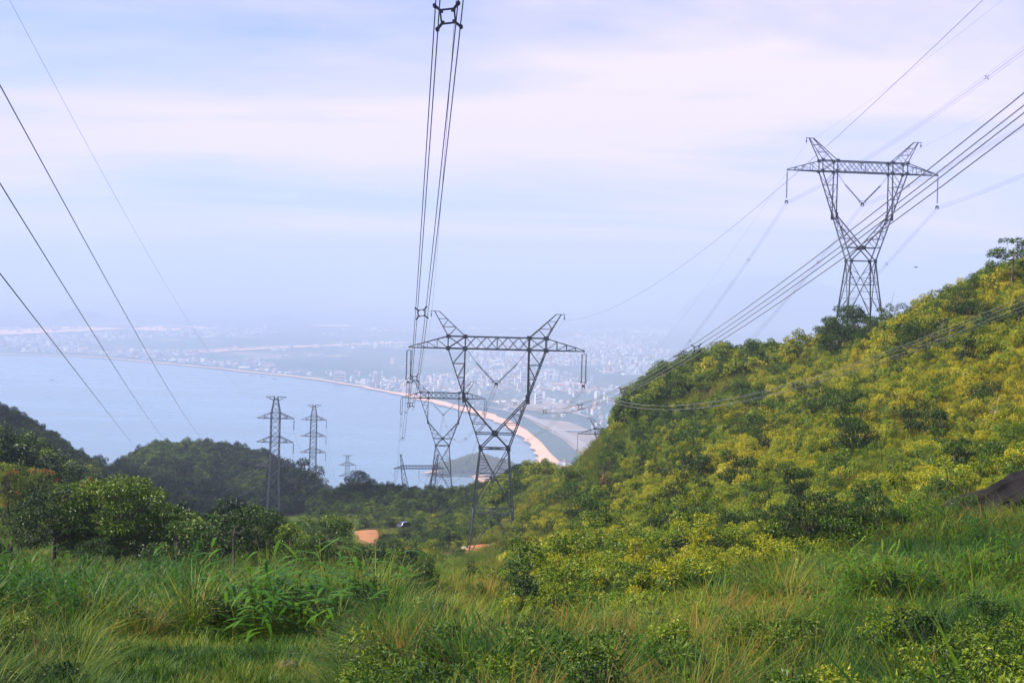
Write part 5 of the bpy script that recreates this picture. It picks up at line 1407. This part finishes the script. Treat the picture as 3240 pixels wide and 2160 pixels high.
L.new(sp.outputs['X'], dx.inputs[0]); L.new(mxz.outputs[0], dx.inputs[1]); L.new(sp.outputs['Y'], dy.inputs[0]); L.new(mxz.outputs[0], dy.inputs[1])
cb = N.new('ShaderNodeCombineXYZ'); L.new(dx.outputs[0], cb.inputs[0]); L.new(dy.outputs[0], cb.inputs[1])
mp2 = N.new('ShaderNodeMapping'); mp2.inputs['Scale'].default_value = (.28,.55,1); mp2.inputs['Location'].default_value = (3.1,1.7,0); L.new(cb.outputs[0], mp2.inputs[0])
nz = N.new('ShaderNodeTexNoise'); nz.inputs['Scale'].default_value = 1.1; nz.inputs['Detail'].default_value = 7; nz.inputs['Roughness'].default_value = .55; nz.inputs['Distortion'].default_value = .5; L.new(mp2.outputs[0], nz.inputs['Vector'])
rp = N.new('ShaderNodeMapRange'); rp.inputs[1].default_value = .38; rp.inputs[2].default_value = .60; rp.inputs[3].default_value = .15; rp.inputs[4].default_value = 1.0; L.new(nz.outputs['Fac'], rp.inputs[0])
mix = N.new('ShaderNodeMix'); mix.data_type = 'RGBA'; zf = N.new('ShaderNodeMapRange'); zf.inputs[1].default_value = .24; zf.inputs[2].default_value = .5; zf.inputs[3].default_value = 1.0; zf.inputs[4].default_value = .0; L.new(sp.outputs['Z'], zf.inputs[0])
mf = N.new('ShaderNodeMath'); mf.operation = 'MULTIPLY'; L.new(rp.outputs[0], mf.inputs[0]); L.new(zf.outputs[0], mf.inputs[1]); L.new(mf.outputs[0], mix.inputs[0]); sm = N.new('ShaderNodeMix'); sm.data_type = 'RGBA'; sm.blend_type = 'MULTIPLY'; sm.inputs[0].default_value = 1; sm.inputs[7].default_value = (1.25,1.4,2.0,1)
L.new(sky.outputs[0], sm.inputs[6]); L.new(sm.outputs[2], mix.inputs[6]); mix.inputs[7].default_value = (9.7,8.45,13,1)
L.new(mix.outputs[2], bg.inputs['Color']); L.new(bg.outputs[0], out.inputs['Surface'])
sl = bpy.data.lights.new('sun', 'SUN'); sl.energy = 5.0; sl.angle = R_(.5); sl.color = (1,.90,.68)
so = bpy.data.objects.new('sun', sl); C.objects.link(so); so.rotation_euler = Vector((-SUN).tolist()).to_track_quat('-Z', 'Y').to_euler()
cam = bpy.data.cameras.new('camera'); co = bpy.data.objects.new('camera', cam); C.objects.link(co)
cam.sensor_fit = 'HORIZONTAL'; cam.sensor_width = 36; cam.lens = 36*F/3240; cam.shift_y = -(1080-900)/3240; cam.clip_end = 120000; cam.clip_start = .1
co.matrix_world = Matrix.Rotation(-TH, 4, 'Y') @ Matrix.Rotation(math.pi/2, 4, 'X')
sc = bpy.context.scene; sc.camera = co
sc.view_settings.view_transform = 'Standard'; sc.view_settings.look = 'None'; sc.view_settings.exposure = 0.7; sc.view_settings.gamma = 1
cy = sc.cycles; cy.max_bounces = 6; cy.diffuse_bounces = 1; cy.glossy_bounces = 2; cy.transmission_bounces = 3; cy.transparent_max_bounces = 8; cy.volume_bounces = 1; cy.use_denoising = True
cy.sample_clamp_indirect = 6
sc.render.film_transparent = False
